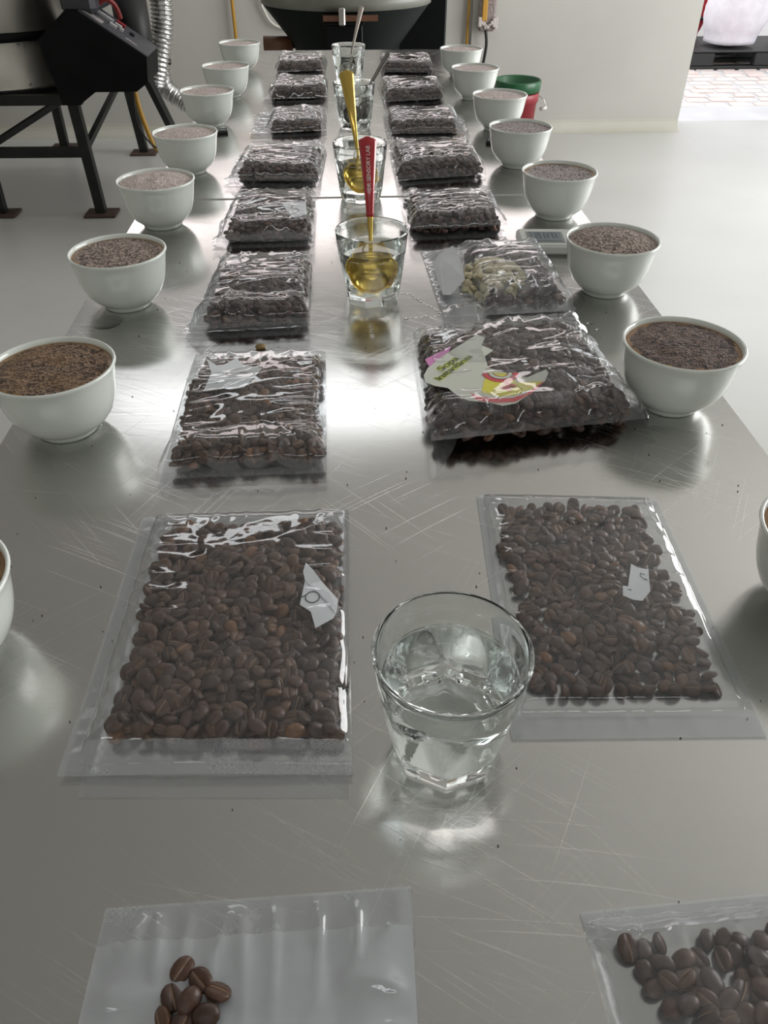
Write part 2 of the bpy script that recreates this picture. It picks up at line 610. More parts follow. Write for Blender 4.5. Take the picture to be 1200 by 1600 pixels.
# yard behind the doorway
yard = slab('trim_2', 2.0, 6.5, 5.60, 6.10, -.12, -.01, CONC)
yf = slab('floor_outside', 1.2, 6.5, 6.10, 9.0, -.12, -.02, CONC)
yf.name = 'floor_2'
slab('wall_outside', 1.2, 6.5, 9.0, 9.1, -.1, 2.2, noisy('yard_wall', (.6, .58, .56), (.66, .64, .62), 2, .8)).name = 'wall_yard'
tm = None
k = 0
for j in range(13):
    y = 6.12 + j * .155
    off = random.uniform(0, .15)
    for i in range(9):
        x = 2.25 + i * .19 + off
        me_mat = TILEM if random.random() < .55 else TILEM2
        w_, h_ = random.uniform(.15, .18), random.uniform(.12, .145)
        q = [(0, random.uniform(0, .02)), (w_, 0), (w_ - random.uniform(0, .03), h_), (random.uniform(0, .03), h_ - random.uniform(0, .02))]
        z1 = random.uniform(.004, .010)
        vs = [(x + a, y + b_, -.021) for a, b_ in q] + [(x + a, y + b_, -.021 + z1) for a, b_ in q]
        t = mesh_obj('tile', vs, [(4, 5, 6, 7), (0, 1, 5, 4), (1, 2, 6, 5), (2, 3, 7, 6), (3, 0, 4, 7)], me_mat, yf, False)
        k += 1

# ------------------------------------------------------------------ steel tables
def table(y0, y1, label):
    t = empty('steel_table', (.0225, (y0 + y1) / 2, 0), 0, label, 'table')
    hx, hy = .3035, (y1 - y0) / 2
    MB().box(-hx, hx, -hy, hy, .870, .900, .0022).build('table_top', STEEL, t)
    for sx in (-1, 1):
        for sy in (-1, 1):
            MB().lathe([(.019, .03), (.019, .87)], 16, sx * (hx - .05), sy * (hy - .06)).build('leg', STEEL, t, True)
            MB().lathe([(.0, 0), (.024, 0), (.024, .03), (.0, .031)], 16, sx * (hx - .05), sy * (hy - .06)).build('foot', RUBBER, t, True)
    MB().box(-hx + .03, hx - .03, -hy + .04, hy - .04, .22, .235, .003).build('under_shelf', STEEL, t)
    return t


table(-.75, 1.1305, 'nearer scratched stainless steel worktable running towards the camera')
table(1.1345, 2.395, 'farther stainless steel worktable beyond the thin seam in the tabletop')
TZ = .9001

# ------------------------------------------------------------------ bowls
PROF = [(0, .0030), (.019, .0030), (.0205, .0), (.0235, .0), (.0245, .0015), (.0252, .0045), (.0290, .0068), (.0345, .0115), (.0388, .0175), (.0418, .0245),
        (.0438, .032), (.0452, .040), (.0465, .048), (.0480, .0540), (.0490, .0560), (.0487, .0572), (.0476, .0577), (.0465, .0570), (.0458, .0545), (.0440, .044), (.0418, .034),
        (.0385, .024), (.0330, .015), (.0240, .0090), (.0, .0075)]


def crust_mat(name, dark, light, patch, pamount=.5, pcx=0.0, pcy=0.0, scale=650):
    m = mat(name, dark, .75)
    b = m.node_tree.nodes['Principled BSDF']
    tc = N(m, 'ShaderNodeTexCoord')
    vo = N(m, 'ShaderNodeTexVoronoi')
    vo.inputs['Scale'].default_value = scale
    lk(m, tc.outputs['Object'], vo.inputs['Vector'])
    n = N(m, 'ShaderNodeTexNoise')
    n.inputs['Scale'].default_value = 45
    n.inputs['Detail'].default_value = 4
    lk(m, tc.outputs['Object'], n.inputs['Vector'])
    sp = N(m, 'ShaderNodeSeparateColor')
    lk(m, vo.outputs['Color'], sp.inputs[0])
    grain = ramp(m, sp.outputs[0], [(.25, dark), (.8, light)])
    mx = N(m, 'ShaderNodeMix', data_type='RGBA')
    lk(m, math_n(m, 'MULTIPLY', ramp(m, n.outputs['Fac'], [(.42, (0, 0, 0)), (.66, (1, 1, 1))]), pamount), mx.inputs[0])
    lk(m, grain, mx.inputs[6])
    mx.inputs[7].default_value = (*patch, 1)
    lk(m, mx.outputs[2], b.inputs['Base Color'])
    bp = N(m, 'ShaderNodeBump')
    bp.inputs['Strength'].default_value = .9
    bp.inputs['Distance'].default_value = .0012
    lk(m, vo.outputs['Distance'], bp.inputs['Height'])
    lk(m, bp.outputs[0], b.inputs['Normal'])
    return m


FOAM = noisy('amber_foam_edge', (.20, .10, .03), (.30, .17, .07), 120, .4)
CR = {
    'ash': crust_mat('ashy_crust', (.34, .27, .245), (.78, .68, .64), (.64, .55, .51), .55),
    'ashd': crust_mat('grey_brown_crust', (.13, .105, .10), (.52, .46, .45), (.40, .35, .34), .4),
    'mid': crust_mat('coarse_brown_crust', (.10, .075, .062), (.42, .33, .28), (.26, .20, .165), .3, scale=480),
    'brown': crust_mat('wet_brown_crust', (.050, .028, .018), (.30, .20, .13), (.21, .12, .055), .6, scale=480),
    'dark': crust_mat('dark_wet_crust', (.026, .016, .014), (.19, .125, .105), (.19, .13, .09), .35, scale=450),
}


def make_bowl():
    t = empty('cupping_bowl', (0, 0, 0))
    mb = MB().lathe(PROF, 72)
    mesh_obj('bowl_body', mb.v, mb.f, GLAZE, t)
    return t


def crust(x, y, kind, dome, seed, label, edge=True):
    n, R = 72, .0458
    rings = 26
    vs = [(0, 0, dome)]
    fs = []
    fm = []
    for i in range(1, rings + 1):
        s = i / rings
        for k in range(n):
            a = 2 * PI * k / n
            px, py = R * s * math.cos(a), R * s * math.sin(a)
            h = dome * (1 - s ** 2.6)
            nn = noise.noise(Vector((px * 260 + seed, py * 260, seed))) * .0006 + noise.noise(Vector((px * 60 + seed, py * 60, 3))) * .0011
            h += nn * (1 - s ** 8)
            vs.append((px, py, h))
    for k in range(n):
        fs.append((0, 1 + k, 1 + (k + 1) % n))
        fm.append(0)
    for i in range(rings - 1):
        for k in range(n):
            a = 1 + i * n + k
            b_ = 1 + i * n + (k + 1) % n
            fs.append((a, a + n, b_ + n, b_))
            e = edge and (i / rings > .86 + .09 * noise.noise(Vector((k * .35, seed, i * .3))))
            fm.append(1 if e else 0)
    c = mesh_obj('coffee_crust', vs, fs, None, None, True, [CR[kind], FOAM], fm)
    c.location = (x, y, TZ + .0535)
    c.rotation_euler = (0, 0, seed)
    tag(c, label, 'coffee')


BOWLS = [
    # x, y, crust, dome, edge, bowl label, crust label
    (-.235, 2.118, 'ash', .001, False, 'leftmost white bowl at the far end of the table', 'flat pale coffee crust in the farthest bowl on the left'),
    (-.235, 1.820, 'ash', .001, False, 'second farthest white bowl in the left row', 'pale pinkish coffee crust in the second farthest left bowl'),
    (-.242, 1.573, 'ash', .0015, False, 'third farthest white bowl in the left row', 'pale coffee crust in the third farthest left bowl'),
    (-.236, 1.271, 'ash', .003, False, 'white bowl in the left row beside the small black timer', 'speckled pale coffee crust in the left bowl by the black timer'),
    (-.237, 1.031, 'ash', .006, False, 'left row white bowl standing just nearer than the table seam', 'domed pale coffee crust heaped above its rim, left of the table seam'),
    (-.232, .786, 'mid', .002, True, 'third nearest white bowl in the left row, behind the round water mark', 'grainy brown coffee crust with amber edge in third nearest left bowl'),
    (-.231, .545, 'brown', .002, True, 'white bowl at the left picture edge with wet brown crust', 'wet amber and brown coffee crust in the bowl at the left edge'),
    (-.236, .305, 'brown', .002, True, 'nearest white bowl on the left, mostly cut off by the picture edge', 'orange brown coffee crust in the nearest left bowl'),
    (.277, 2.009, 'ash', .0015, False, 'rightmost white bowl at the far end of the table', 'flat pale coffee crust in the farthest bowl on the right'),
    (.275, 1.773, 'ash', .002, False, 'second farthest white bowl in the right row, before the green bucket', 'pale speckled coffee crust in the second farthest right bowl'),
    (.282, 1.514, 'ash', .0025, False, 'third farthest white bowl in the right row, before the red bucket', 'uneven ash coloured coffee crust in the third farthest right bowl'),
    (.275, 1.281, 'ashd', .0005, False, 'fourth farthest white bowl in the right row, just beyond the table seam', 'sunken mauve grey coffee crust in the fourth farthest right bowl'),
    (.281, 1.042, 'ashd', -.001, True, 'right row white bowl just nearer than the table seam', 'dark grey coffee crust lying below the rim, right of the seam'),
    (.281, .795, 'mid', .006, False, 'right row white bowl standing against the white digital scale', 'domed coarse brown coffee crust in the bowl by the digital scale'),
    (.272, .558, 'dark', .003, True, 'white bowl on the right beside the bag with the yellow soup label', 'very dark wet coffee crust beside the bag with the soup label'),
    (.284, .320, 'brown', .002, True, 'nearest white bowl on the right, mostly cut off by the picture edge', 'brown coffee crust in the nearest right bowl'),
]
b0 = make_bowl()
for i, (x, y, kd, dm, ed, lb, lc) in enumerate(BOWLS):
    o = b0 if i == 0 else dup(b0)
    o.location = (x, y, TZ)
    tag(o, lb, 'bowl', 'white cupping bowls in two rows')
    crust(x, y, kd, dm, i * 2.37 + 1, lc, ed)

# ------------------------------------------------------------------ glasses, water, spoons
GH, GN = .0742, 96


def glass_r(z, a, inner=False):
    zz = z
    R = .0290 + (.0368 - .0290) * (zz / GH)
    if zz < .0505:
        zs = .050
        Rs = .0290 + (.0368 - .0290) * (zs / GH)
        d = .0250 + (Rs - .0250) * min(1, zz / zs) ** .9
        dl = (a + PI / 8) % (PI / 4) - PI / 8
        pr = d / math.cos(dl)
        R2 = R
        if zz < .010:
            R2 = R + .0005
        R = min(R2, pr)
    else:
        R += .0005
    if inner:
        R -= .0024 + .0006 * (1 - z / GH)
    return R


def make_glass():
    t = empty('water_glass', (0, 0, 0))
    zs = [0, .0012, .004, .008, .0099, .0101, .014, .018, .024, .030, .035, .039, .042, .045, .0475, .0495, .0504, .0510, .055, .062, .070, .0735]
    rows = []
    rows.append([(glass_r(0, 2 * PI * k / GN) - .0012, 0.0) for k in range(GN)])
    for z in zs[1:]:
        rows.append([(glass_r(z, 2 * PI * k / GN), z) for k in range(GN)])
    rows.append([(glass_r(GH, 0) - .0008, GH + .0005) for k in range(GN)])
    rows.append([(glass_r(GH, 0) - .0018, GH) for k in range(GN)])
    for z in (.0725, .066, .060, .0565, .052, .049, .047, .044, .040, .034, .028, .022, .017, .0135):
        rows.append([(glass_r(z, 2 * PI * k / GN, True), z) for k in range(GN)])
    rows.append([(glass_r(.012, 2 * PI * k / GN, True) - .003, .0115) for k in range(GN)])
    rows.append([(.010, .0108) for k in range(GN)])
    vs, fs = [], []
    for r in rows:
        for k, (rr, z) in enumerate(r):
            a = 2 * PI * k / GN
            vs.append((rr * math.cos(a), rr * math.sin(a), z))
    for i in range(len(rows) - 1):
        for k in range(GN):
            k2 = (k + 1) % GN
            fs.append((i * GN + k, i * GN + k2, (i + 1) * GN + k2, (i + 1) * GN + k))
    fs.append(tuple(range(GN - 1, -1, -1)))
    fs.append(tuple((len(rows) - 1) * GN + k for k in range(GN)))
    g = mesh_obj('glass_body', vs, fs, GLASS, t)
    # keep facet edges crisp
    try:
        me = g.data
        me.set_sharp_from_angle(angle=math.radians(28))
    except Exception:
        pass
    # water that fills it
    zw = [.0114, .0136, .017, .022, .028, .034, .040, .044, .047, .049, .052, .0555]
    rows = []
    for z in zw:
        rows.append([(glass_r(max(z, .0135), 2 * PI * k / GN, True) + .00012 - (.003 if z < .0130 else 0), z) for k in range(GN)])
    vs, fs = [], []
    for r in rows:
        for k, (rr, z) in enumerate(r):
            a = 2 * PI * k / GN
            vs.append((rr * math.cos(a), rr * math.sin(a), z))
    for i in range(len(rows) - 1):
        for k in range(GN):
            k2 = (k + 1) % GN
            fs.append((i * GN + k, i * GN + k2, (i + 1) * GN + k2, (i + 1) * GN + k))
    fs.append(tuple(range(GN - 1, -1, -1)))
    fs.append(tuple((len(rows) - 1) * GN + k for k in range(GN)))
    w = mesh_obj('water', vs, fs, WATER)
    try:
        w.data.set_sharp_from_angle(angle=math.radians(28))
    except Exception:
        pass
    return t, w


g0, w0 = make_glass()
GL = [(.043, .231, .30, 'nearest faceted glass of clear water, without a spoon', 'clear water in the nearest glass'),
      (.027, .786, .1, 'faceted water glass holding the red handled spoon', 'water around the spoon with the red handle'),
      (.024, 1.127, .35, 'faceted water glass holding the all gold spoon', 'water around the all gold spoon'),
      (.024, 1.538, .2, 'faceted water glass holding the silver spoon that leans right', 'water in the glass with the leaning silver spoon'),
      (.020, 1.946, 0, 'farthest water glass at the end of the row', 'water in the farthest glass')]
for i, (x, y, rz, lb, lw) in enumerate(GL):
    o = g0 if i == 0 else dup(g0)
    o.location = (x, y, TZ)
    o.rotation_euler = (0, 0, rz)
    tag(o, lb, 'glass', 'faceted water glasses down the middle')
    w = w0 if i == 0 else w0.copy()
    if i:
        COL.objects.link(w)
    w.location = (x, y, TZ)
    w.rotation_euler = (0, 0, rz)
    tag(w, lw, 'water')


def spoon(name, base, tip, face, mbowl, mhandle, label, bowl_r=.0195, wtip=.0115, sleeve=None, wn_=.0034, text=None, bowl_len=1.12):
    base, tip = Vector(base), Vector(tip)
    X = (tip - base).normalized()
    L = (tip - base).length
    Z = (Vector(face) - X * Vector(face).dot(X)).normalized()
    Y = Z.cross(X)
    M = Matrix((X, Y, Z)).transposed().to_4x4()
    M.translation = base
    t = bpy.data.objects.new(name, None)
    COL.objects.link(t)
    t.matrix_world = M
    tag(t, label, 'spoon')
    # bowl: hollow scoop, thin wall
    n, r_ = 36, 9
    vs, fs = [], []
    cxx = bowl_r * bowl_len
    for side in (0, 1):
        for i in range(r_ + 1):
            s = i / r_
            for k in range(n):
                a = 2 * PI * k / n
                dep = -(.0095 + (.0009 if side else 0)) * (1 - s ** 2.2) - (.0006 if side else 0)
                vs.append((cxx + bowl_r * bowl_len * s * math.cos(a), bowl_r * s * math.sin(a), dep))
    for side in (0, 1):
        o_ = side * (r_ + 1) * n
        for i in range(r_):
            for k in range(n):
                k2 = (k + 1) % n
                q = (o_ + i * n + k, o_ + (i + 1) * n + k, o_ + (i + 1) * n + k2, o_ + i * n + k2)
                fs.append(q if side == 0 else q[::-1])
    for k in range(n):
        k2 = (k + 1) % n
        a0 = r_ * n
        b0_ = (r_ + 1) * n + r_ * n
        fs.append((a0 + k, b0_ + k, b0_ + k2, a0 + k2))
    mesh_obj('spoon_bowl', vs, fs, mbowl, t)

    def strip(x0, x1, nm, mm, grow=0.0):
        m = 44
        vs, fs = [], []
        for i in range(m + 1):
            x = x0 + (x1 - x0) * (1 - (1 - i / m) ** 2.2)
            u = (x - cxx * 1.9) / (L - cxx * 1.9)
            w = wn_ + (wtip - wn_) * max(0, u) ** 1.3
            rem = (L - x)
            if rem < wtip * .36:
                w *= max(.25, max(0, 1 - (1 - max(0, rem) / (wtip * .36)) ** 3.0) ** .5)
            w = w / 2 + grow
            th = .0016 - .0006 * max(0, u) + grow
            zc = .0006 + .004 * math.sin(PI * min(1, max(0, u)))
            for a, b_ in ((-1, 0), (-.7, 1), (0, 1.25), (.7, 1), (1, 0), (.7, -1), (0, -1.1), (-.7, -1)):
                vs.append((x, w * a, zc + th * b_ / 1.2))
        for i in range(m):
            for k in range(8):
                k2 = (k + 1) % 8
                fs.append((i * 8 + k, (i + 1) * 8 + k, (i + 1) * 8 + k2, i * 8 + k2))
        fs.append(tuple(range(8)))
        fs.append(tuple(m * 8 + k for k in range(7, -1, -1)))
        return mesh_obj(nm, vs, fs, mm, t)
    strip(cxx * 1.9, L, 'handle', mbowl if sleeve else mhandle)
    if sleeve:
        s = strip(L - sleeve, L + .0006, 'handle_sleeve', mhandle, .0005)
        tag(s, 'glossy red handle sleeve with white lettering')
    if text:
        cu = bpy.data.curves.new('lettering', 'FONT')
        cu.body = text
        cu.size = .0056
        cu.extrude = .0001
        cu.align_y = 'CENTER'
        to = bpy.data.objects.new('lettering', cu)
        COL.objects.link(to)
        dg = bpy.context.evaluated_depsgraph_get()
        me = bpy.data.meshes.new_from_object(to.evaluated_get(dg))
        bpy.data.objects.remove(to)
        me.materials.append(mat('white_print', (.8, .78, .75), .5))
        lt = bpy.data.objects.new('lettering', me)
        COL.objects.link(lt)
        lt.parent = s
        # follow the arched handle
        for v in me.vertices:
            x = v.co.x + L - .053
            u = (x - cxx * 1.9) / (L - cxx * 1.9)
            v.co.x = x
            v.co.z += .0006 + .004 * math.sin(PI * u) + .0027
    return t


FACE = (0, -.85, .5)
spoon('cupping_spoon', (.0265, .774, .9135), (.0258, .848, 1.0455), FACE, GOLD, REDLAC, 'gold cupping spoon with a glossy red handle standing in the second nearest glass', .0205, .0185, .078, text='DR SENSORY LAB')
spoon('cupping_spoon', (.0270, 1.112, .9135), (.0078, 1.185, 1.050), FACE, GOLD, GOLD, 'all gold cupping spoon leaning left in the third nearest glass', .0195, .0210)
spoon('cupping_spoon', (.012, 1.530, .9135), (.088, 1.575, 1.013), (0.3, -.85, .5), DSILV, DSILV, 'thin dark silver spoon leaning to the right in the fourth glass', .014, .009)
spoon('cupping_spoon', (.014, 1.938, .9135), (.0515, 1.998, 1.039), FACE, SILVER, noisy('dull_beige_metal', (.42, .37, .33), (.46, .41, .36), 40, .4, metal=.3), 'spoon with a dull beige handle in the farthest glass', .015, .011)

# ------------------------------------------------------------------ beans
def bean_geo(hi=True):
    L_, W_, T1, T2 = .0051, .0042, .0031, .0015
    if hi:
        nd, xs = 8, [-.93, -.74, -.45, 0, .45, .74, .93]
        bottom = [(-.93, -.45), (-.6, -.95), (-.085, -1), (0, -.2), (.085, -1), (.6, -.95), (.93, -.45)]
    else:
        nd, xs = 5, [-.88, -.5, .0, .5, .88]
        bottom = [(-.75, -.95), (-.11, -1), (0, -.3), (.11, -1), (.75, -.95)]
    prof = []
    for k in range(nd + 1):
        a = PI * k / nd
        prof.append((math.cos(a), math.sin(a) * T1 / T1, True))
    prof = [(y, z * T1) for y, z, _ in prof] + [(y, z * T2) for y, z in bottom]
    n = len(prof)
    vs, fs, fm = [(-L_, 0, 0)], [], []
    for x in xs:
        s = math.sqrt(1 - x * x)
        for y, z in prof:
            zz = z * s ** .8
            vs.append((x * L_, y * W_ * s ** .9, zz))
    vs.append((L_, 0, 0))
    g0_ = nd + 1 + (len(bottom) // 2) - 1   # prof index just before groove
    for k in range(n):
        k2 = (k + 1) % n
        fs.append((0, 1 + k2, 1 + k))
        fm.append(0)
        for i in range(len(xs) - 1):
            a = 1 + i * n
            fs.append((a + k, a + k2, a + n + k2, a + n + k))
            fm.append(1 if k in (g0_, g0_ + 1) else 0)
        e = 1 + (len(xs) - 1) * n
        fs.append((e + k, e + k2, len(vs) - 1))
        fm.append(0)
    return np.array(vs), fs, fm


HI = bean_geo(True)
LO = bean_geo(False)


def quad_pt(q, u, v):
    """q = TL,TR,BR,BL ; u to the right, v from back to front"""
    a = Vector(q[0]) * (1 - u) + Vector(q[1]) * u
    b_ = Vector(q[3]) * (1 - u) + Vector(q[2]) * u
    return a * (1 - v) + b_ * v


def sstep(t):
    t = max(0.0, min(1.0, t))
    return t * t * (3 - 2 * t)


CROWN = {3: (.24, .30), 4: (.40, .25), 8: (.15, .3), 5: (.25, .35)}


def crown(v, seed):
    a, w = CROWN.get(seed, (.22, .38))
    return 1 - a * (1 - min(1, v / w))


def heap_h(u, v, inset, ew, wid, hei, T, seed, lump=.15):
    """height of the pile of beans at bag coords"""
    l, r, t, b_ = inset
    d = min((u - l) * wid, (1 - r - u) * wid, (v - t) * hei, (1 - b_ - v) * hei * (.62 if T > .018 else 1))
    nz = noise.noise(Vector((u * 5 + seed, v * 6, seed * 1.3)))
    d += nz * .004
    if d <= 0:
        return 0.0
    e = min(1, d / ew)
    e = math.sqrt(max(0, 1 - (1 - e) ** 2)) * (.80 + .20 * min(1, d / .045) ** .8)
    return T * crown(v, seed) * e * (1 + lump * noise.noise(Vector((u * 2.6 + seed * 3, v * 3.1, 1.7))))


def pile(q, inset, ew, T, seed, step=.0076, skip=None, gap=0.0):
    wid = (Vector(q[0]) - Vector(q[1])).length * .5 + (Vector(q[2]) - Vector(q[3])).length * .5
    hei = (Vector(q[0]) - Vector(q[3])).length * .5 + (Vector(q[1]) - Vector(q[2])).length * .5
    rnd = random.Random(seed)
    out = []
    nl = max(1, int((T - .003) / .0052) + 1)
    for k in range(nl):
        z = .0032 + k * .0052
        nx, ny = int(wid / step), int(hei / (step * .87))
        for j in range(ny):
            for i in range(nx):
                u = (i + .5 + (.5 if (j + k) % 2 else 0) + rnd.uniform(-.3, .3)) / nx
                v = (j + .5 + rnd.uniform(-.3, .3)) / ny
                H = heap_h(u, v, inset, ew, wid, hei, T, seed)
                if H < .0035 or rnd.random() < gap:
                    continue
                top = H - .0028
                if z > top + .0026 or z < top - .0085:
                    continue
                zz = min(z + rnd.uniform(-.0012, .0016), top + .0005)
                p = quad_pt(q, u, v)
                if skip and skip(p.x, p.y, u, v):
                    continue
                out.append((p.x, p.y, TZ + max(.0026, zz), zz > top - .003, u, v))
    return out


def bean_mats(items, seed, flat=.5, size=1.0):
    rnd = random.Random(seed * 31 + 5)
    res = []
    for (x, y, z, top, u, v) in items:
        up = rnd.random() < flat
        rx = PI if up else 0.0
        R_ = Matrix.Rotation(rnd.uniform(0, 2 * PI), 4, 'Z') @ Matrix.Rotation(rnd.gauss(0, .38), 4, 'Y') @ Matrix.Rotation(rx + rnd.gauss(0, .5), 4, 'X')
        s = size * rnd.uniform(.86, 1.12)
        M = Matrix.Translation((x, y, z)) @ R_ @ Matrix.Diagonal((s * rnd.uniform(.93, 1.08), s, s * rnd.uniform(.92, 1.1), 1))
        res.append(M)
    return res


def join_beans(name, Ms, geo, mats, seed, parent=None):
    vs, fs, fm = geo
    n = len(vs)
    if not Ms:
        return None
    h = np.hstack([vs, np.ones((n, 1))])
    allv = np.concatenate([(h @ np.array(M).T)[:, :3] for M in Ms])
    F = []
    for i in range(len(Ms)):
        o_ = i * n
        F += [tuple(a + o_ for a in f) for f in fs]
    me = bpy.data.meshes.new(name)
    me.from_pydata(allv.tolist(), [], F)
    for m in mats:
        me.materials.append(m)
    me.polygons.foreach_set('material_index', np.tile(np.array(fm, dtype=np.int32), len(Ms)))
    me.polygons.foreach_set('use_smooth', np.ones(len(F), dtype=bool))
    at = me.attributes.new('rnd', 'FLOAT', 'POINT')
    r = np.random.default_rng(seed).random(len(Ms)).astype(np.float32)
    at.data.foreach_set('value', np.repeat(r, n))
    me.update()
    o = bpy.data.objects.new(name, me)
    COL.objects.link(o)
    return o


def single_mesh(name, geo, mats):
    vs, fs, fm = geo
    me = bpy.data.meshes.new(name)
    me.from_pydata(vs.tolist(), [], fs)
    for m in mats:
        me.materials.append(m)
    me.polygons.foreach_set('material_index', fm)
    me.polygons.foreach_set('use_smooth', [True] * len(fs))
    me.update()
    return me


ONE = single_mesh('coffee_bean', HI, [BEAN, CREASE])
ONED = single_mesh('coffee_bean', HI, [BEAND, CREASED])
PALE = single_mesh('pale_bean', HI, [BEANG, BEANG])
INDIV = []     # candidates for individual beans: (distance, matrix, label, group)

# ------------------------------------------------------------------ bags
def ridge(x, y, s):
    n = noise.noise(Vector((x, y, s)))
    return (1 - min(1, abs(n) * 2.4)) ** 3


def film_sheet(name, q, u0, u1, v0, v1, nu, nv, hf, m, parent, org):
    vs = []
    for j in range(nv + 1):
        v = v0 + (v1 - v0) * j / nv
        for i in range(nu + 1):
            u = u0 + (u1 - u0) * i / nu
            p = quad_pt(q, u, v)
            vs.append((p.x - org[0], p.y - org[1], hf(u, v)))
    fs = [(j * (nu + 1) + i, (j + 1) * (nu + 1) + i, (j + 1) * (nu + 1) + i + 1, j * (nu + 1) + i + 1) for j in range(nv) for i in range(nu)]
    return mesh_obj(name, vs, fs, m, parent)


def bag(q, T, inset, label, seed, res=70, ew=.012, seal=(.05, .05), wr=.0012, back=(0, 0, 0, 0), film=FILM, beans=BEAN, blabel=None, step=.0076,
        indiv=False, geo=LO, skip=None, side_seal=None, flat=.5, lift=.0, flift=None, fold=1.0, seal_m=SEAL, gap=0.0, size=1.0, lbl_indiv=None, crease=None):
    q = [Vector((a[0], a[1])) for a in q]
    org = (sum(p.x for p in q) / 4, sum(p.y for p in q) / 4)
    wid = (q[0] - q[1]).length * .5 + (q[2] - q[3]).length * .5
    hei = (q[0] - q[3]).length * .5 + (q[1] - q[2]).length * .5
    t = empty('coffee_bag', (org[0], org[1], TZ), 0, label, 'bag')
    if flift is None:
        flift = .007 if T > .018 else .0025 if T > .01 else 0
    l, r, tp, bt = inset
    li, ri, ti, bi = l - .006 / wid, r - .006 / wid, tp - .006 / hei, bt - .0085 / hei

    def hf(u, v):
        H = 0.0
        d = min((u - li) * wid, (1 - ri - u) * wid, (v - ti) * hei, (1 - bi - v) * hei * (.62 if T > .018 else 1))
        if T > 0:
            e = min(1, max(0, d + .002) / (ew + .003))
            e = math.sqrt(max(0, 1 - (1 - e) ** 2)) * (.80 + .20 * min(1, max(0, d + .002) / .045) ** .8)
            H = T * crown(v, seed) * e * (1 + .15 * noise.noise(Vector((u * 2.6 + seed * 3, v * 3.1, 1.7))))
            H = H + (.0022 if e > 0 else 0) * e
        edge = min(u * wid, (1 - u) * wid, v * hei, (1 - v) * hei)
        # pleats that run in from the seals, crinkles on the pile
        near = math.exp(-max(0, d) / .022) * sstep(edge / .012)
        if min((u - li) * wid, (1 - ri - u) * wid) < min((v - ti) * hei, (1 - bi - v) * hei):
            pl = ridge(v * hei * 55, u * wid * 9, seed)
        else:
            pl = ridge(u * wid * 55, v * hei * 9, seed + 4)
        X_, Y_ = u * wid, v * hei
        wx_ = noise.noise(Vector((X_ * 20, Y_ * 20, seed + 5))) * .6
        cr = abs(noise.noise(Vector((X_ * 17 + wx_ + Y_ * 6, Y_ * 22, seed + 9)))) * 1.5 + abs(noise.noise(Vector((X_ * 40 + Y_ * 16, Y_ * 46 + wx_, seed + 2)))) * .10 + ridge(X_ * 10 + Y_ * 7, Y_ * 20 + X_ * 6, seed + 2) * .25
        sm = noise.noise(Vector((u * wid * 120, v * hei * 120, seed)))
        z = .0012 + H + fold * (wr * 1.6 * pl * near + wr * 1.1 * cr * sstep(edge / .015)) + .00008 * sm * sstep(edge / .01) + .0003
        z += flift * sstep((v - .72) / .24)
        z += lift * sstep((v - .55) / .45) * (.55 + .45 * noise.noise(Vector((u * 3, seed, 2)))) * (1 - sstep(abs(u - .5) * 2))
        return z
    nu = int(res * .75)
    nv = res
    s0, s1 = seal
    if fold and crease is None:
        pass
    film_sheet('front_film', q, 0, 1, s0, 1 - s1, nu, nv, hf, film, t, org)
    if s0 > 0:
        film_sheet('seal_strip', q, 0, 1, 0, s0, nu, 6, hf, seal_m, t, org)
    if s1 > 0:
        film_sheet('seal_strip', q, 0, 1, 1 - s1, 1, nu, 6, hf, seal_m, t, org)
    if side_seal:
        for (ua, ub) in side_seal:
            film_sheet('side_seal', q, ua, ub, .01, .99, 5, nv, lambda u, v: hf(u, v) + .0003, SEALP, t, org)
    # back film lies on the table, offset
    bq = [q[0] + Vector((back[0], back[1])), q[1] + Vector((back[2] * .5, back[1])), q[2] + Vector((back[2], back[3])), q[3] + Vector((back[0], back[3]))]
    film_sheet('back_film', bq, 0, 1, 0, 1, 20, 28, lambda u, v: .0005 + .0004 * noise.noise(Vector((u * 6, v * 6, seed))) + .0003, FILMB, t, org)
    if T > 0:
        items = pile(q, inset, ew, T, seed, step, skip, gap)
        items = [(a, b_, c + flift * .8 * sstep((v_ - .72) / .24), d_, u_, v_) for (a, b_, c, d_, u_, v_) in items]
        Ms = bean_mats(items, seed, flat, size)
        if indiv:
            for M, it in zip(Ms, items):
                dist = (M.translation - Vector((0, 0, 1.245))).length + (0 if it[3] else .5)
                INDIV.append((dist, M, blabel, beans, lbl_indiv))
        else:
            o = join_beans('coffee_beans', Ms, geo, [beans, CREASE if beans is BEAN else CREASED], seed)
            tag(o, blabel, 'coffee beans', None, 'stuff')
    return t, hf, org


# left column, near to far
WHERE = ['at the very top of the small heap in the nearly empty bag', 'second from the top of the small heap, just right of the topmost', 'at the upper left of the small heap, below the topmost',
         'near the middle of the small heap, riding on others', 'at the right shoulder of the small heap', 'at the far left of the small heap', 'in the centre of the small heap',
         'at the right side of the small heap, below the shoulder bean', 'low in the small heap, by the lower picture edge', 'at the lower left of the small heap', 'at the lower right of the small heap', 'lowest of the small heap, cut by the picture edge']


def cluster(pts, lab, group, z0=.0035):
    """loose beans placed one by one"""
    rnd = random.Random(len(pts))
    for (x, y, dz) in pts:
        up = rnd.random() < .5
        lab = 'dark roasted bean ' + WHERE[len(INDIV)]
        M = Matrix.Translation((x + .009, y, TZ + z0 + dz)) @ Matrix.Rotation(rnd.uniform(0, 2 * PI), 4, 'Z') @ Matrix.Rotation((PI if up else 0) + rnd.gauss(0, .5), 4, 'X') @ Matrix.Diagonal((1.08, 1.08, 1.08, 1))
        INDIV.append((0, M, lab, BEAN, lab))


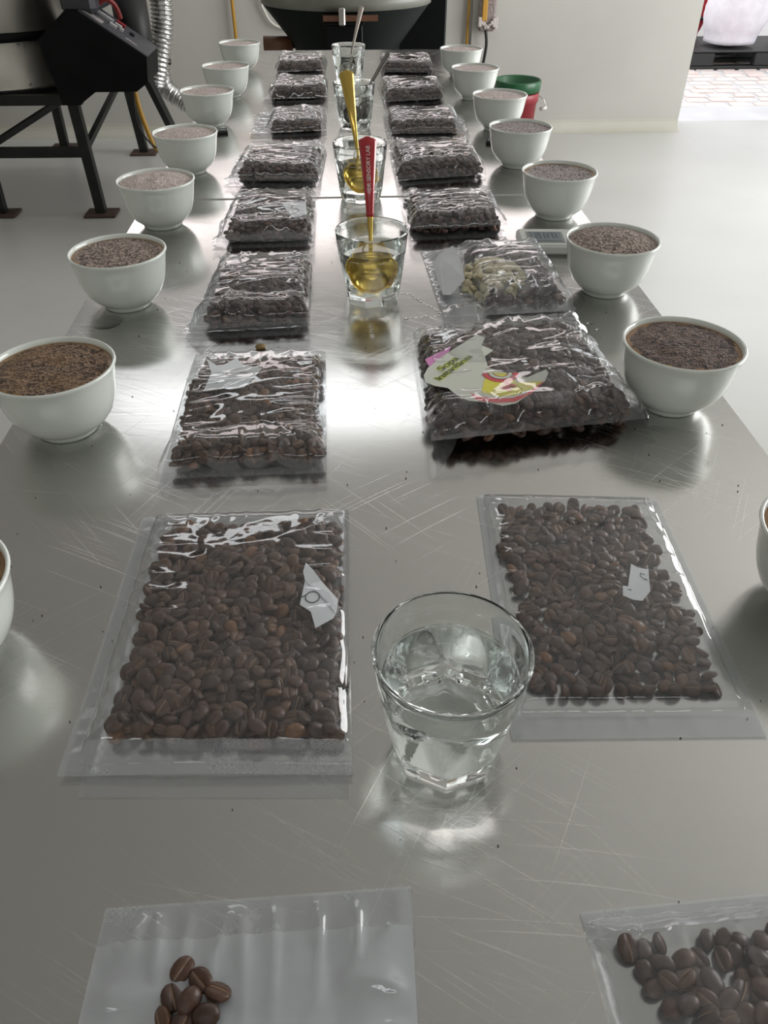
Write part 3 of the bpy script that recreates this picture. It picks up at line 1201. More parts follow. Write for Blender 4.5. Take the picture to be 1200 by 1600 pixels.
ZB = {}
bag([(-.1128, .1556), (.0197, .1585), (.0150, -.035), (-.1160, -.03)], 0, (.1, .1, .1, .1), 'nearly empty clear bag with about a dozen beans at the bottom left', 1, res=90, seal=(.085, .0), wr=.0026, film=FILMW, back=(0, 0, .002, 0))
cluster([(-.0845, .1285, 0), (-.0765, .1240, .0005), (-.0870, .1185, 0), (-.0795, .1160, .003), (-.0690, .1195, .001), (-.0895, .1105, 0), (-.0810, .1080, .002), (-.0725, .1110, .002), (-.0760, .1020, 0), (-.0860, .1010, 0), (-.0700, .1030, 0), (-.0790, .0940, 0)],
        'dark roasted bean in the small heap inside the nearly empty bag', 'heap')
bag([(.092, .1437), (.2300, .150), (.225, -.04), (.1000, -.04)], .011, (.07, .06, .075, .05), 'clear bag of beans cut off at the bottom right corner', 2, res=90, ew=.010, seal=(.07, .0), wr=.0014,
    blabel='roasted beans inside the bag at the bottom right corner', indiv=True, step=.0080, film=FILM, lbl_indiv='roasted coffee bean in the clear bag at the bottom right corner',
    skip=lambda x, y, u, v: u < .07 + max(0, v - .13) * 1.1 or (.24 < u < .33 and v < .10))
bag([(-.1481, .4231), (-.0037, .422), (-.0050, .2128), (-.1507, .2194)], .015, (.125, .035, .055, .085), 'large clear bag of medium brown beans left of the nearest glass', 3, res=120, ew=.011, seal=(.035, .06), wr=.0010,
    back=(.012, 0, -.002, -.010), blabel='medium brown roasted beans inside the bag left of the nearest glass', indiv=True, side_seal=[(0, .085)], lift=.004,
    lbl_indiv='roasted coffee bean in the large clear bag left of the nearest glass')
bag([(.0894, .4374), (.2192, .4260), (.2120, .2261), (.0780, .2310)], .0085, (.10, .115, .05, .13), 'flat clear bag of roasted beans right of the nearest glass', 4, res=110, ew=.007, seal=(.03, .07), wr=.0007,
    blabel='roasted beans inside the flat bag right of the nearest glass', indiv=True, fold=.8, film=FILM, side_seal=[(0, .05)], lbl_indiv='roasted coffee bean in the flat clear bag right of the nearest glass', seal_m=SEALP)
bag([(-.1444, .6516), (-.0219, .6518), (-.0197, .4598), (-.1443, .4582)], .019, (.07, .04, .05, .10), 'clear bag with a star shaped torn paper scrap under its film', 5, res=100, ew=.013, seal=(.03, .035), seal_m=SEALF, wr=.0018,
    blabel='brown beans in the bag with the star shaped paper scrap', geo=HI)
bag([(-.1500, .8779), (-.0395, .888), (-.0387, .7034), (-.1600, .6944)], .023, (.12, .04, .04, .09), 'clear bag of beans left of the glass with the red handled spoon', 6, res=80, ew=.014, seal=(.03, .030), seal_m=SEALF, wr=.0026,
    blabel='dark beans in the bag left of the red handled spoon', beans=BEAND, film=FILMC, side_seal=[(0, .11)])
bag([(-.1579, 1.1184), (-.0383, 1.1194), (-.0391, .9421), (-.1634, .9376)], .024, (.13, .05, .04, .08), 'clear bag with a paper scrap marked 5, just nearer than the table seam, left', 7, res=80, ew=.014, seal=(.03, .030), seal_m=SEALF, wr=.0026,
    blabel='dark beans in the left bag with the numbered paper scrap', beans=BEAND, film=FILMC)
far = [
    ([(-.1690, 1.3584), (-.0259, 1.3631), (-.0347, 1.1832), (-.1757, 1.1903)], .024, 'left row bag just beyond the table seam, pleated front', 'dark beans in the left bag just beyond the seam', (.13, .06, .05, .08)),
    ([(-.1633, 1.6483), (-.0283, 1.6471), (-.0276, 1.4824), (-.1616, 1.4668)], .019, 'left row bag with a wide empty left side and white glare', 'dark beans in the left bag with the empty side', (.28, .08, .08, .10)),
    ([(-.1504, 1.9372), (-.0275, 1.931), (-.0271, 1.753), (-.1591, 1.7418)], .024, 'second farthest bag in the left row', 'dark beans in the second farthest left bag', (.14, .05, .06, .10)),
    ([(-.1547, 2.2389), (-.0294, 2.2326), (-.035, 2.0492), (-.1503, 2.0316)], .024, 'farthest bag in the left row', 'dark beans in the farthest left bag', (.06, .10, .06, .10)),
    ([(.0789, 1.1123), (.2093, 1.1056), (.2036, .9633), (.0817, .9558)], .023, 'right row bag just nearer than the table seam, smooth dark top', 'dark beans in the right bag just nearer than the seam', (.05, .05, .05, .07)),
    ([(.0776, 1.3743), (.2137, 1.3799), (.2145, 1.2024), (.08, 1.1774)], .026, 'right row bag just beyond the table seam', 'dark beans in the right bag just beyond the seam', (.05, .05, .05, .08)),
    ([(.0782, 1.6267), (.2344, 1.6189), (.2248, 1.4518), (.0788, 1.4547)], .022, 'right row bag with a loose crumpled clear right corner', 'dark beans in the right bag with the crumpled corner', (.08, .16, .05, .08)),
    ([(.0821, 1.9109), (.2196, 1.904), (.2107, 1.7291), (.0858, 1.7061)], .024, 'second farthest bag in the right row', 'dark beans in the second farthest right bag', (.08, .05, .06, .08)),
    ([(.0983, 2.2073), (.2297, 2.1913), (.2201, 2.013), (.0971, 2.0192)], .024, 'farthest bag in the right row', 'dark beans in the farthest right bag', (.06, .08, .06, .08)),
]
for i, (q, T, lb, bl, ins) in enumerate(far):
    bag(q, T, ins, lb, 20 + i * 3, res=70, ew=.016, seal=(.03, .030), seal_m=SEALF, wr=.0028, blabel=bl, beans=BEAND, step=.0082, film=FILMC)
# right column: bag with soup label, and bag with the pale beans
SOUP_SKIP = None
bag([(.0617, .6779), (.2361, .7044), (.2485, .5111), (.06, .4846)], .027, (.03, .10, .04, .05), 'plump clear bag with a torn yellow and red soup label inside', 8, res=120, ew=.016, seal=(.02, .022), wr=.0030,
    blabel='large brown beans in the bag with the soup label', geo=HI, size=1.12, step=.0084, back=(.004, 0, -.17, -.017), seal_m=SEALF, beans=BEAND)
bag([(.0909, .9188), (.2327, .9301), (.2334, .726), (.0976, .718)], .021, (.36, .05, .12, .14), 'half filled clear bag holding pale raw beans beside dark ones', 9, res=110, ew=.014, seal=(.03, .05), wr=.0034,
    blabel='dark beans on the right side of the half filled bag', beans=BEAND, seal_m=SEALP, film=FILMH, skip=lambda x, y, u, v: (x - .164) ** 2 / .035 ** 2 + (y - .812) ** 2 / .054 ** 2 < 1 and not (x > .185 and y < .79))

# pale beans in a heap of their own
rnd = random.Random(5)
for k in range(190):
    a, r = rnd.uniform(0, 2 * PI), math.sqrt(rnd.random())
    x, y = .164 + .037 * r * math.cos(a), .812 + .056 * r * math.sin(a)
    h = .0195 * math.sqrt(max(0, 1 - r ** 4)) * min(1, (x - .105) / .012)
    zc = max(.0035, h - .003 - (0 if k % 3 else .005))
    M = Matrix.Translation((x, y, TZ + zc)) @ Matrix.Rotation(rnd.uniform(0, 6.3), 4, 'Z') @ Matrix.Rotation(rnd.gauss(0, .6), 4, 'X') @ Matrix.Rotation(rnd.gauss(0, .4), 4, 'Y')
    o = bpy.data.objects.new('pale_bean', PALE)
    COL.objects.link(o)
    o.matrix_world = M
    tag(o, 'cream coloured raw bean in the half filled clear bag', 'bean', 'pale raw beans in the half filled bag')

# the 300 nearest beans are objects of their own, the rest of each bag is stuff
def in_view(p):
    v = cam_inv @ p
    return -v.z > 0 and abs(v.x / -v.z) < .515 and abs(v.y / -v.z) < .685


cam_inv = (Matrix.Translation(cam.location) @ cam.rotation_euler.to_matrix().to_4x4()).inverted()
INDIV = [(t[0] + (0 if in_view(t[1].translation) else 5), *t[1:]) for t in INDIV]
INDIV.sort(key=lambda t: t[0])
rest = {}
for i, (dist, M, bl, bm_, li_) in enumerate(INDIV):
    if i < 300:
        o = bpy.data.objects.new('coffee_bean', ONE)
        COL.objects.link(o)
        o.matrix_world = M
        tag(o, li_, 'bean', li_.replace('roasted coffee bean', 'roasted coffee beans') if 'coffee' in li_ else 'small heap of dark beans in the nearly empty bag')
    else:
        rest.setdefault(bl, []).append(M)
for k, (bl, Ms) in enumerate(rest.items()):
    o = join_beans('coffee_beans', Ms, HI, [BEAN, CREASE], 77 + k)
    tag(o, bl, 'coffee beans', None, 'stuff')

# stray pale bean on the table
o = bpy.data.objects.new('stray_bean', single_mesh('stray_bean', HI, [bean_mat('olive_bean', [(0, (.22, .15, .05)), (1, (.25, .17, .06))]), CREASED]))
COL.objects.link(o)
o.location = (-.0845, .676, TZ + .0018)
o.rotation_euler = (0, 0, .5)
tag(o, 'single olive brown bean lying loose on the steel between two left bags', 'bean')

# ------------------------------------------------------------------ paper scraps
def poly_sheet(name, pts, z, m, parent=None, th=.0003, zf=None):
    """thin flat sheet with an outline; pts in world xy"""
    n = len(pts)
    Z = [(zf(x, y) if zf else z) for x, y in pts]
    vs = [(x, y, zz) for (x, y), zz in zip(pts, Z)] + [(x, y, zz - th) for (x, y), zz in zip(pts, Z)]
    fs = [tuple(range(n)), tuple(range(2 * n - 1, n - 1, -1))]
    fs += [(i, i + n, (i + 1) % n + n, (i + 1) % n) for i in range(n)]
    # orient upwards
    ar = sum(pts[i][0] * pts[(i + 1) % n][1] - pts[(i + 1) % n][0] * pts[i][1] for i in range(n))
    if ar < 0:
        fs = [f[::-1] for f in fs]
    return mesh_obj(name, vs, fs, m, parent, False)


def stroke(name, pts, w, z, m, parent):
    mb = MB()
    P = [Vector((p[0], p[1], z)) for p in pts]
    for a, b_ in zip(P[:-1], P[1:]):
        if (b_ - a).length > 1e-6:
            mb.bar(a, b_ + (b_ - a).normalized() * w * .3, w, .0002)
    return mb.build(name, m, parent)


z1 = TZ + .0172
p1 = [(-.0310, .354), (-.0262, .347), (-.0205, .336), (-.0110, .321), (-.0120, .311), (-.0140, .306), (-.024, .299), (-.0270, .312), (-.0335, .318), (-.0310, .338), (-.0325, .346)]
s = poly_sheet('paper_scrap', p1, z1, PAPER)
tag(s, 'torn ruled paper scrap with a hand drawn loop, left of the nearest glass', 'paper')
stroke('ink_loop', [(-.0335 + .0, .3232), (-.0300, .3255)] + [(-.0262 + .0042 * math.cos(a), .3235 + .0046 * math.sin(a)) for a in [2.6 - k * .48 for k in range(14)]], .0007, z1 + .0002, INK, s)
for k in range(4):
    stroke('ruled_line', [(-.0300 + k * .0038 - (.001 if k == 0 else 0), .338 - k * .0055), (-.0200 + k * .0028, .321 - k * .0045)], .00022, z1 + .00015, INKL, s)

z2 = TZ + .0212
s = poly_sheet('paper_scrap', [(-.125, .617), (-.1135, .603), (-.1090, .606), (-.099, .618), (-.0935, .606), (-.0755, .598), (-.0800, .585), (-.0885, .566), (-.0990, .563), (-.1045, .565), (-.1210, .562), (-.1180, .592)], z2, PAPER)
tag(s, 'star shaped torn white paper with short pencil dashes inside the third bag on the left', 'paper')
stroke('pencil_dash', [(-.1060, .5895), (-.1010, .5905)], .0008, z2 + .0002, INK, s)
stroke('pencil_dash', [(-.0940, .5905), (-.0870, .5900)], .0009, z2 + .0002, INK, s)
stroke('pencil_dash', [(-.1125, .5745), (-.1110, .5745)], .0007, z2 + .0002, INK, s)

z3 = TZ + .0262
s = poly_sheet('paper_scrap', [(-.0810, 1.030), (-.050, 1.033), (-.047, .985), (-.055, .975), (-.066, .972), (-.070, .995)], z3, PAPER)
tag(s, 'pale paper scrap marked with a 5 in the left bag just nearer than the seam', 'paper')
stroke('ink_number', [(-.0585, 1.017), (-.0665, 1.016), (-.0670, 1.005), (-.0610, 1.004), (-.0575, .998), (-.0590, .990), (-.0665, .989)], .0012, z3 + .0002, INK, s)

z4 = TZ + .0112
s = poly_sheet('paper_scrap', [(.1745, .3490), (.1775, .3455), (.1825, .3435), (.1840, .3440), (.1810, .3330), (.1790, .3245), (.1715, .3165), (.1660, .3180), (.1612, .3215), (.1635, .3300), (.1665, .3290)], z4, PAPER)
tag(s, 'small torn paper strip with pen squiggle, right of the nearest glass', 'paper')
stroke('pen_squiggle', [(.1800, .3385), (.1775, .3400), (.1768, .3375), (.1785, .3345), (.1800, .3335), (.1790, .3350)], .0004, z4 + .0002, INK, s)
stroke('print_mark', [(.1655, .3262), (.1675, .3258)], .0007, z4 + .0002, INK, s)

# soup label
zs_ = TZ + .0300
base = [(0.1162, 0.6352), (0.1222, 0.6286), (0.1171, 0.614), (0.1258, 0.604), (0.1169, 0.5939), (0.1165, 0.5735), (0.1301, 0.5641), (0.1456, 0.5548), (0.1644, 0.5678), (0.1654, 0.5623), (0.1591, 0.5478), (0.1439, 0.5302), (0.1298, 0.5153), (0.1186, 0.512), (0.1093, 0.5173), (0.0926, 0.521), (0.0842, 0.5312), (0.0787, 0.5415), (0.0691, 0.5451), (0.0614, 0.5517), (0.0614, 0.5633), (0.0657, 0.575), (0.0797, 0.5946), (0.0959, 0.6127)]
yellow = [(0.1049, 0.5322), (0.1091, 0.5493), (0.1152, 0.5649), (0.1351, 0.5617), (0.1356, 0.5469), (0.1575, 0.5479), (0.1474, 0.5371), (0.1321, 0.5278), (0.1183, 0.5256)]
redb = [(0.0957, 0.5326), (0.103, 0.5263), (0.1153, 0.5228), (0.1281, 0.5231), (0.1406, 0.5294), (0.156, 0.5459), (0.1591, 0.5478), (0.1447, 0.5292), (0.1291, 0.5172), (0.1142, 0.5161), (0.0996, 0.5207)]
LBL = mat('label_white', (.60, .62, .54), .5)
YELM = mat('label_yellow', (.72, .66, .05), .5)
REDM = mat('label_red', (.62, .05, .07), .5)
MARO = mat('label_maroon', (.22, .05, .04), .5)
DGRN = mat('label_dark_green', (.03, .05, .02), .5)
LIME = mat('label_lime', (.55, .62, .10), .5)
PINKM = noisy('pink_film', (.62, .12, .45), (.66, .2, .5), 60, .3)
lab = poly_sheet('soup_label', base, zs_, LBL)
tag(lab, 'torn soup packet label with green lettering and a yellow and red arc', 'label')
poly_sheet('yellow_print', yellow, zs_ + .0002, YELM, lab, .0001)
poly_sheet('red_print', redb, zs_ + .0002, REDM, lab, .0001)


def arc(name, c, r0, r1, a0, a1, z, m):
    n = 14
    o_ = [(c[0] + r1 * math.cos(a0 + (a1 - a0) * k / n), c[1] + r1 * math.sin(a0 + (a1 - a0) * k / n)) for k in range(n + 1)]
    i_ = [(c[0] + r0 * math.cos(a0 + (a1 - a0) * k / n), c[1] + r0 * math.sin(a0 + (a1 - a0) * k / n)) for k in range(n, -1, -1)]
    return poly_sheet(name, o_ + i_, z, m, lab, .0001)


arc('red_arc', (.1250, .5625), .0105, .0150, -PI * 1.02, .02, zs_ + .0004, REDM)
arc('maroon_arc', (.1250, .5625), .0055, .0108, -PI * 1.02, .02, zs_ + .0005, MARO)
arc('white_arc', (.1250, .5625), .0066, .0096, -PI * 1.02, .02, zs_ + .0006, LBL)


def flat_text(body, p, q_, size, z, m, name, parent, off=0.0):
    cu = bpy.data.curves.new(name, 'FONT')
    cu.body = body
    cu.size = size
    cu.extrude = .00005
    cu.offset = off
    to = bpy.data.objects.new(name, cu)
    COL.objects.link(to)
    me = bpy.data.meshes.new_from_object(to.evaluated_get(bpy.context.evaluated_depsgraph_get()))
    bpy.data.objects.remove(to)
    me.materials.append(m)
    d = Vector((q_[0] - p[0], q_[1] - p[1]))
    width = max(v.co.x for v in me.vertices)
    sc = d.length / width
    ang = math.atan2(d.y, d.x)
    R_ = Matrix.Translation((p[0], p[1], z)) @ Matrix.Rotation(ang, 4, 'Z') @ Matrix.Diagonal((sc, 1, 1, 1))
    me.transform(R_)
    o = bpy.data.objects.new(name, me)
    COL.objects.link(o)
    o.parent = parent
    return o


flat_text('Sopa', (.0775, .5690), (.0945, .5900), .0095, zs_ + .0002, LIME, 'lettering_outline', lab, .0009)
flat_text('Sopa', (.0775, .5690), (.0945, .5900), .0095, zs_ + .0004, DGRN, 'lettering', lab)
flat_text('Instantánea', (.0735, .5530), (.1065, .5930), .0085, zs_ + .0002, LIME, 'lettering_outline', lab, .0008)
flat_text('Instantánea', (.0735, .5530), (.1065, .5930), .0085, zs_ + .0004, DGRN, 'lettering', lab)
flat_text('M', (.1275, .5330), (.1345, .5420), .012, zs_ + .0006, REDM, 'letter', lab, .0008)
pk = poly_sheet('pink_wrapper', [(.0650, .592), (.0900, .615), (.0860, .600), (.0790, .591), (.0680, .576)], TZ + .0292, PINKM)
tag(pk, 'small pink wrapper piece beside the soup label inside the plump bag', 'wrapper')
# folded white paper in the pale bean bag
def paperz(x, y):
    return TZ + .006 + .018 * sstep((x - .098) / .022)


pb = poly_sheet('paper_scrap', [(.1000, .866), (.1080, .875), (.1230, .872), (.1260, .840), (.1250, .800), (.1240, .775), (.1080, .760), (.1015, .775), (.1000, .820)], 0, PAPER, zf=paperz)
tag(pb, 'folded white paper beside the pale beans in the half filled bag', 'paper')

# ------------------------------------------------------------------ small devices on the table
d = empty('digital_scale', (.2510, .9250, TZ), math.radians(-4), 'white digital scale with grey display behind the right bowl', 'scale')
MB().box(-.040, .040, -.028, .030, .0, .013, .003).build('body', WHITEP, d)
MB().box(-.030, .014, -.020, .016, .0128, .0138, .0003).build('display_frame', mat('grey_bezel', (.25, .26, .26), .4), d)
ds = MB().box(-.0265, .0105, -.017, .013, .0138, .0143, .0002).build('display', LCD, d)
MB().box(.020, .034, -.012, .006, .0128, .0142, .0006).build('button', WHITEP, d)
sg = mat('lcd_digits', (.05, .06, .065), .4)
m7 = MB()
for i, xx in enumerate((-.020, -.010, .0)):
    for (x0, x1, y0, y1) in ((0, .006, -.008, -.007), (0, .006, -.0005, .0005), (0, .006, .007, .008), (0, .0009, -.008, .008), (.0052, .006, -.008, .008)):
        m7.box(xx + x0, xx + x1, y0, y1, .01432, .01442)
m7.build('digits', sg, ds)
for (x, y, rz, lb) in ((-.2150, 1.512, .2, 'tiny black timer beside the fourth farthest left bowl'), (.2570, 1.420, -.1, 'tiny black timer half hidden behind the fourth farthest right bowl')):
    t = empty('timer', (x, y, TZ), rz, lb, 'timer', 'tiny black timers')
    MB().box(-.010, .010, -.012, .012, 0, .005, .001).build('case', RUBBER, t)
    MB().box(-.007, .007, -.008, .004, .005, .0054, .0001).build('display', LCD, t)

# ------------------------------------------------------------------ water marks and grounds on the steel
mb = MB()


def drop(mb, x, y, rx, ry, h, n=14):
    c = len(mb.v)
    mb.v.append((x, y, TZ + h))
    for s, hh in ((.5, .85), (.85, .4), (1, 0)):
        for k in range(n):
            a = 2 * PI * k / n
            mb.v.append((x + rx * s * math.cos(a), y + ry * s * math.sin(a), TZ + h * hh))
    for k in range(n):
        k2 = (k + 1) % n
        mb.f.append((c, c + 1 + k, c + 1 + k2))
        for j in (0, 1):
            a = c + 1 + j * n
            mb.f.append((a + k, a + n + k, a + n + k2, a + k2))


rr = random.Random(3)
for pts in ([(.055, .800), (.068, .795), (.078, .775), (.088, .760), (.098, .742)], [(.060, .735), (.080, .738), (.100, .738)], [(.022, .722), (.024, .700), (.024, .690)]):
    for (a, b_) in zip(pts[:-1], pts[1:]):
        for k in range(4):
            t_ = k / 4
            drop(mb, a[0] + (b_[0] - a[0]) * t_ + rr.uniform(-.001, .001), a[1] + (b_[1] - a[1]) * t_ + rr.uniform(-.001, .001), rr.uniform(.0012, .0024), rr.uniform(.001, .0024), .0007)
o = mb.build('water_spill', WATER, None, True)
tag(o, 'thin trickles of spilt water by the glass with the red handled spoon', 'water', None, 'stuff')
mb = MB()
drop(mb, -.2450, .742, .0150, .0170, .0006, 32)
tag(mb.build('water_puddle', WATER, None, True), 'round flat water mark near the left table edge', 'water')
mb = MB()
drop(mb, .246, .715, .004, .003, .0007)
drop(mb, .2500, .700, .003, .002, .0006)
tag(mb.build('water_drops', WATER, None, True), 'two water drops beyond the bowl with dark wet crust', 'water')
mb = MB()
for k in range(170):
    x, y = rr.uniform(-.26, .31), rr.uniform(.08, 1.0)
    s_ = rr.uniform(.0003, .0008)
    mb.box(x, x + s_, y, y + s_ * 1.3, TZ, TZ + s_)
tag(mb.build('coffee_grounds', BEAND, None), 'tiny stray coffee grounds scattered on the steel table', 'coffee grounds', None, 'stuff')

# ------------------------------------------------------------------ roaster on the left
r = empty('coffee_roaster', (-1.42, 4.4, 0), 0, 'stainless and black coffee roaster on a black angle iron stand at left', 'roaster')
O = (-1.42, 4.4)


def L_(p): return (p[0] - O[0], p[1] - O[1], p[2])


def bars(name, segs, w, m=BLKS, h=None):
    for a, b_ in segs:
        MB().bar(L_(a), L_(b_), w, h).build(name, m, r)


bars('leg', [((-1.20, 3.90, .52), (-1.178, 3.885, .012)), ((-1.645, 3.90, .52), (-1.661, 3.905, .012)), ((-1.66, 5.06, .52), (-1.69, 5.14, .012)), ((-1.20, 4.9, .52), (-1.18, 4.98, .012))], .045)
for (x, y) in ((-1.178, 3.885), (-1.661, 3.905), (-1.69, 5.14), (-1.18, 4.98)):
    MB().box(x - O[0] - .075, x - O[0] + .075, y - O[1] - .06, y - O[1] + .06, 0, .012, .002).build('foot_plate', mat('rusty_plate', (.06, .035, .025), .7), r)
bars('rail', [((-1.70, 3.90, .500), (-1.16, 3.90, .500)), ((-1.70, 5.0, .48), (-.95, 5.0, .48)), ((-1.66, 3.9, .283), (-1.19, 3.89, .283)), ((-1.66, 3.9, .50), (-1.67, 5.05, .50)), ((-1.19, 3.9, .50), (-1.19, 4.95, .50))], .04)
bars('brace', [((-1.64, 3.92, .30), (-1.22, 4.3, .50)), ((-1.19, 3.93, .30), (-1.18, 4.9, .46))], .025)
dr = MB().lathe([(.0, .525), (.405, .525), (.405, .535), (.395, .540), (.395, .715)], 64, -1.62 - O[0], 4.32 - O[1])
dr.build('lower_drum', DRUM, r, True)
MB().lathe([(.40, .712), (.414, .712), (.418, .730), (.414, .748), (.40, .748)], 64, -1.62 - O[0], 4.32 - O[1]).build('drum_band', BLK, r, True)
MB().lathe([(.40, .746), (.405, .75), (.405, 1.30), (.39, 1.31), (.0, 1.33)], 64, -1.60 - O[0], 4.32 - O[1]).build('upper_drum', DRUM, r, True)
MB().lathe([(.41, .496), (.425, .496), (.425, .527), (.41, .527)], 64, -1.62 - O[0], 4.32 - O[1]).build('drum_ring', BLK, r, True)
# rivets
for (a, z) in ((-1.18, .80), (-.95, .80), (-1.0, .70), (-.98, .55)):
    mb = MB()
    mb.lathe([(.0, .006), (.004, .005), (.006, .0)], 10)
    o = mesh_obj('rivet', mb.v, mb.f, SILVER, r)
    o.location = (-1.62 - O[0] + .40 * math.cos(a), 4.32 - O[1] + .40 * math.sin(a), z)
    o.rotation_euler = (0, PI / 2, a)
# black side cabinet with sloping console
yA, yB = 3.86, 4.12
pr_ = [(-1.275, .735), (-1.14, .838), (-1.085, .835), (-.832, .665), (-.845, .570), (-.90, .535), (-1.08, .535), (-1.16, .485), (-1.235, .485)]
n = len(pr_)
vs = [(x - O[0], yA - O[1], z) for x, z in pr_] + [(x - O[0], yB - O[1], z) for x, z in pr_]
fs = [tuple(range(n - 1, -1, -1)), tuple(range(n, 2 * n))] + [(i, (i + 1) % n, (i + 1) % n + n, i + n) for i in range(n)]
cab = mesh_obj('side_cabinet', vs, fs, BLK, r, False)
A, B = Vector((-1.085 - O[0], 0, .8355)), Vector((-.832 - O[0], 0, .6655))
nrm = Vector((-(B - A).z, 0, (B - A).x)).normalized()
mb = MB()
vs = []
for p in (A + (B - A) * .0, B):
    for yy in (yA - O[1] + .005, yB - O[1] - .005):
        for h in (0.0005, .006):
            vs.append((p.x + nrm.x * h, yy, p.z + nrm.z * h))
mb.add(vs, [(0, 1, 3, 2), (4, 6, 7, 5), (0, 4, 5, 1), (2, 3, 7, 6), (1, 5, 7, 3), (0, 2, 6, 4)])
con = mb.build('control_panel', CONSOLE, r)
LBLG = mat('panel_print', (.30, .28, .27), .5)
WHT = mat('switch_white', (.55, .55, .56), .4)
RSW = mat('switch_red', (.25, .01, .015), .4)
for (s_, yy, wx, wy, m_, nm) in ((.12, .06, .05, .05, LBLG, 'label_plate'), (.25, .06, .035, .05, LBLG, 'label_plate'), (.20, .16, .035, .018, WHT, 'switch'), (.32, .16, .035, .018, WHT, 'switch'), (.42, .10, .03, .018, WHT, 'switch'), (.46, .15, .03, .02, WHT, 'switch'),
                                 (.46, .20, .04, .03, RSW, 'switch'), (.53, .12, .015, .015, WHT, 'switch'), (.72, .06, .05, .016, LBLG, 'label_plate'), (.66, .16, .02, .02, RUBBER, 'switch')):
    c = A + (B - A) * s_ + nrm * .006
    tdir = (B - A).normalized()
    mb = MB()
    y0 = yA - O[1] + yy
    h1 = .004 if nm == 'label_plate' else .012
    h1 = .0008 if nm == 'label_plate' else .010
    vs = []
    for sx in (-wx / 2, wx / 2):
        for sy in (-wy / 2, wy / 2):
            for h in (0, h1):
                p = c + tdir * sx + nrm * h
                vs.append((p.x, y0 + sy, p.z))
    mb.add(vs, [(0, 1, 3, 2), (4, 6, 7, 5), (0, 4, 5, 1), (2, 3, 7, 6), (1, 5, 7, 3), (0, 2, 6, 4)])
    mb.build(nm, m_, con)
# upper black housing, motor, red hose
MB().box(-1.165 - O[0], -1.02 - O[0], 3.90 - O[1], 4.25 - O[1], .82, 1.25, .02).build('housing', CONSOLE, r)
MB().lathe([(.0, -.10), (.075, -.10), (.080, -.08), (.080, .10), (.0, .10)], 28, -.965 - O[0], 4.30 - O[1], .76).build('motor', RUBBER, r, True)
MB().box(-1.02 - O[0], -.86 - O[0], 4.28 - O[1], 4.32 - O[1], .86, .93, .01).build('motor_bracket', BLK, r)
MB().tube(spline([L_((-1.04, 4.0, .84)), L_((-.995, 4.0, .865)), L_((-.965, 4.02, .84)), L_((-.955, 4.04, .79))]), .011, 10).build('red_hose', mat('red_rubber', (.22, .02, .015), .4), r, True)
MB().tube(spline([L_((-.945, 4.0, .54)), L_((-.955, 4.0, .38)), L_((-.90, 4.02, .27)), L_((-.82, 4.05, .262))]), .004, 8).build('black_cable', RUBBER, r, True)
bars('strut', [((-.945, 4.25, .56), (-.87, 4.45, .20))], .035)

# corrugated duct
path = spline([(-1.00, 4.5, 1.02), (-.93, 4.48, 1.0), (-.86, 4.46, .93), (-.845, 4.44, .82), (-.855, 4.42, .70), (-.89, 4.4, .58), (-.93, 4.4, .47)], 26)
mb = MB()
mb.tube(path, lambda t: .050 + .0055 * math.sin(t * 2 * PI * 40), 22)
o = mb.build('foil_duct', ALU, None, True)
tag(o, 'silver corrugated foil duct curving down beside the roaster', 'duct')
path = spline([(-.93, 4.62, .50), (-.92, 4.60, .42), (-.84, 4.58, .36), (-.74, 4.58, .30)], 30)
mb = MB()
mb.tube(path, lambda t: .042 + .009 * noise.noise(Vector((t * 30, 0, 0))) + .004 * math.sin(t * 160), 18)
o = mb.build('foil_duct', ALU, None, True)
tag(o, 'crumpled short foil duct under the roaster console', 'duct')
o = MB().tube(spline([(-.965, 4.1, .50), (-.955, 4.1, .40), (-.925, 4.1, .27), (-.90, 4.1, .235), (-.86, 4.1, .245), (-.84, 4.12, .30)]), .011, 10).build('gas_hose', YEL, None, True)
tag(o, 'yellow gas hose looping under the roaster console', 'hose')

# ------------------------------------------------------------------ cooling bin machine behind the table
r2 = empty('cooling_bin', (.03, 3.3, 0), 0, 'dark conical cooling bin with black cabinet behind the table end', 'machine')
cx_, cy_ = .03 - .03, 0
MB().lathe([(.0, .60), (.17, .60), (.178, .70), (.195, .790), (.297, .915), (.299, .930)], 56, 0, 0).build('cone', DGREY, r2, True)
MB().lathe([(.297, .921), (.304, .921), (.306, .955), (.300, .958), (.294, .955), (.29, .925), (.0, .90)], 56, 0, 0).build('rim', noisy('grey_green_rim', (.16, .165, .14), (.19, .19, .165), 10, .4), r2, True)
MB().lathe([(.0, 0), (.12, 0), (.12, .60)], 32, 0, 0).build('pedestal', BLK, r2, True)
MB().box(-.075, .050, -.30, -.17, .30, .885, .004).build('chute_door', BLK, r2)
MB().box(-.080, .055, -.315, -.17, .885, .893, .002).build('chute_lip', DGREY, r2)
MB().bar((-.08, -.318, .905), (.10, -.318, .905), .016).build('latch_bar', WOOD, r2)
MB().box(-.028, -.008, -.332, -.31, .885, .935, .003).build('latch', SILVER, r2)
MB().tube([(-.305, -.02, .795), (-.20, -.02, .793)], .024, 18).build('wooden_handle', WOOD, r2, True)
MB().tube([(-.20, -.02, .793), (-.17, -.02, .793)], .015, 12).build('handle_collar', RUBBER, r2, True)
MB().box(.150, .372, .06, .42, .0, 1.25, .006).build('cabinet', BLK, r2)

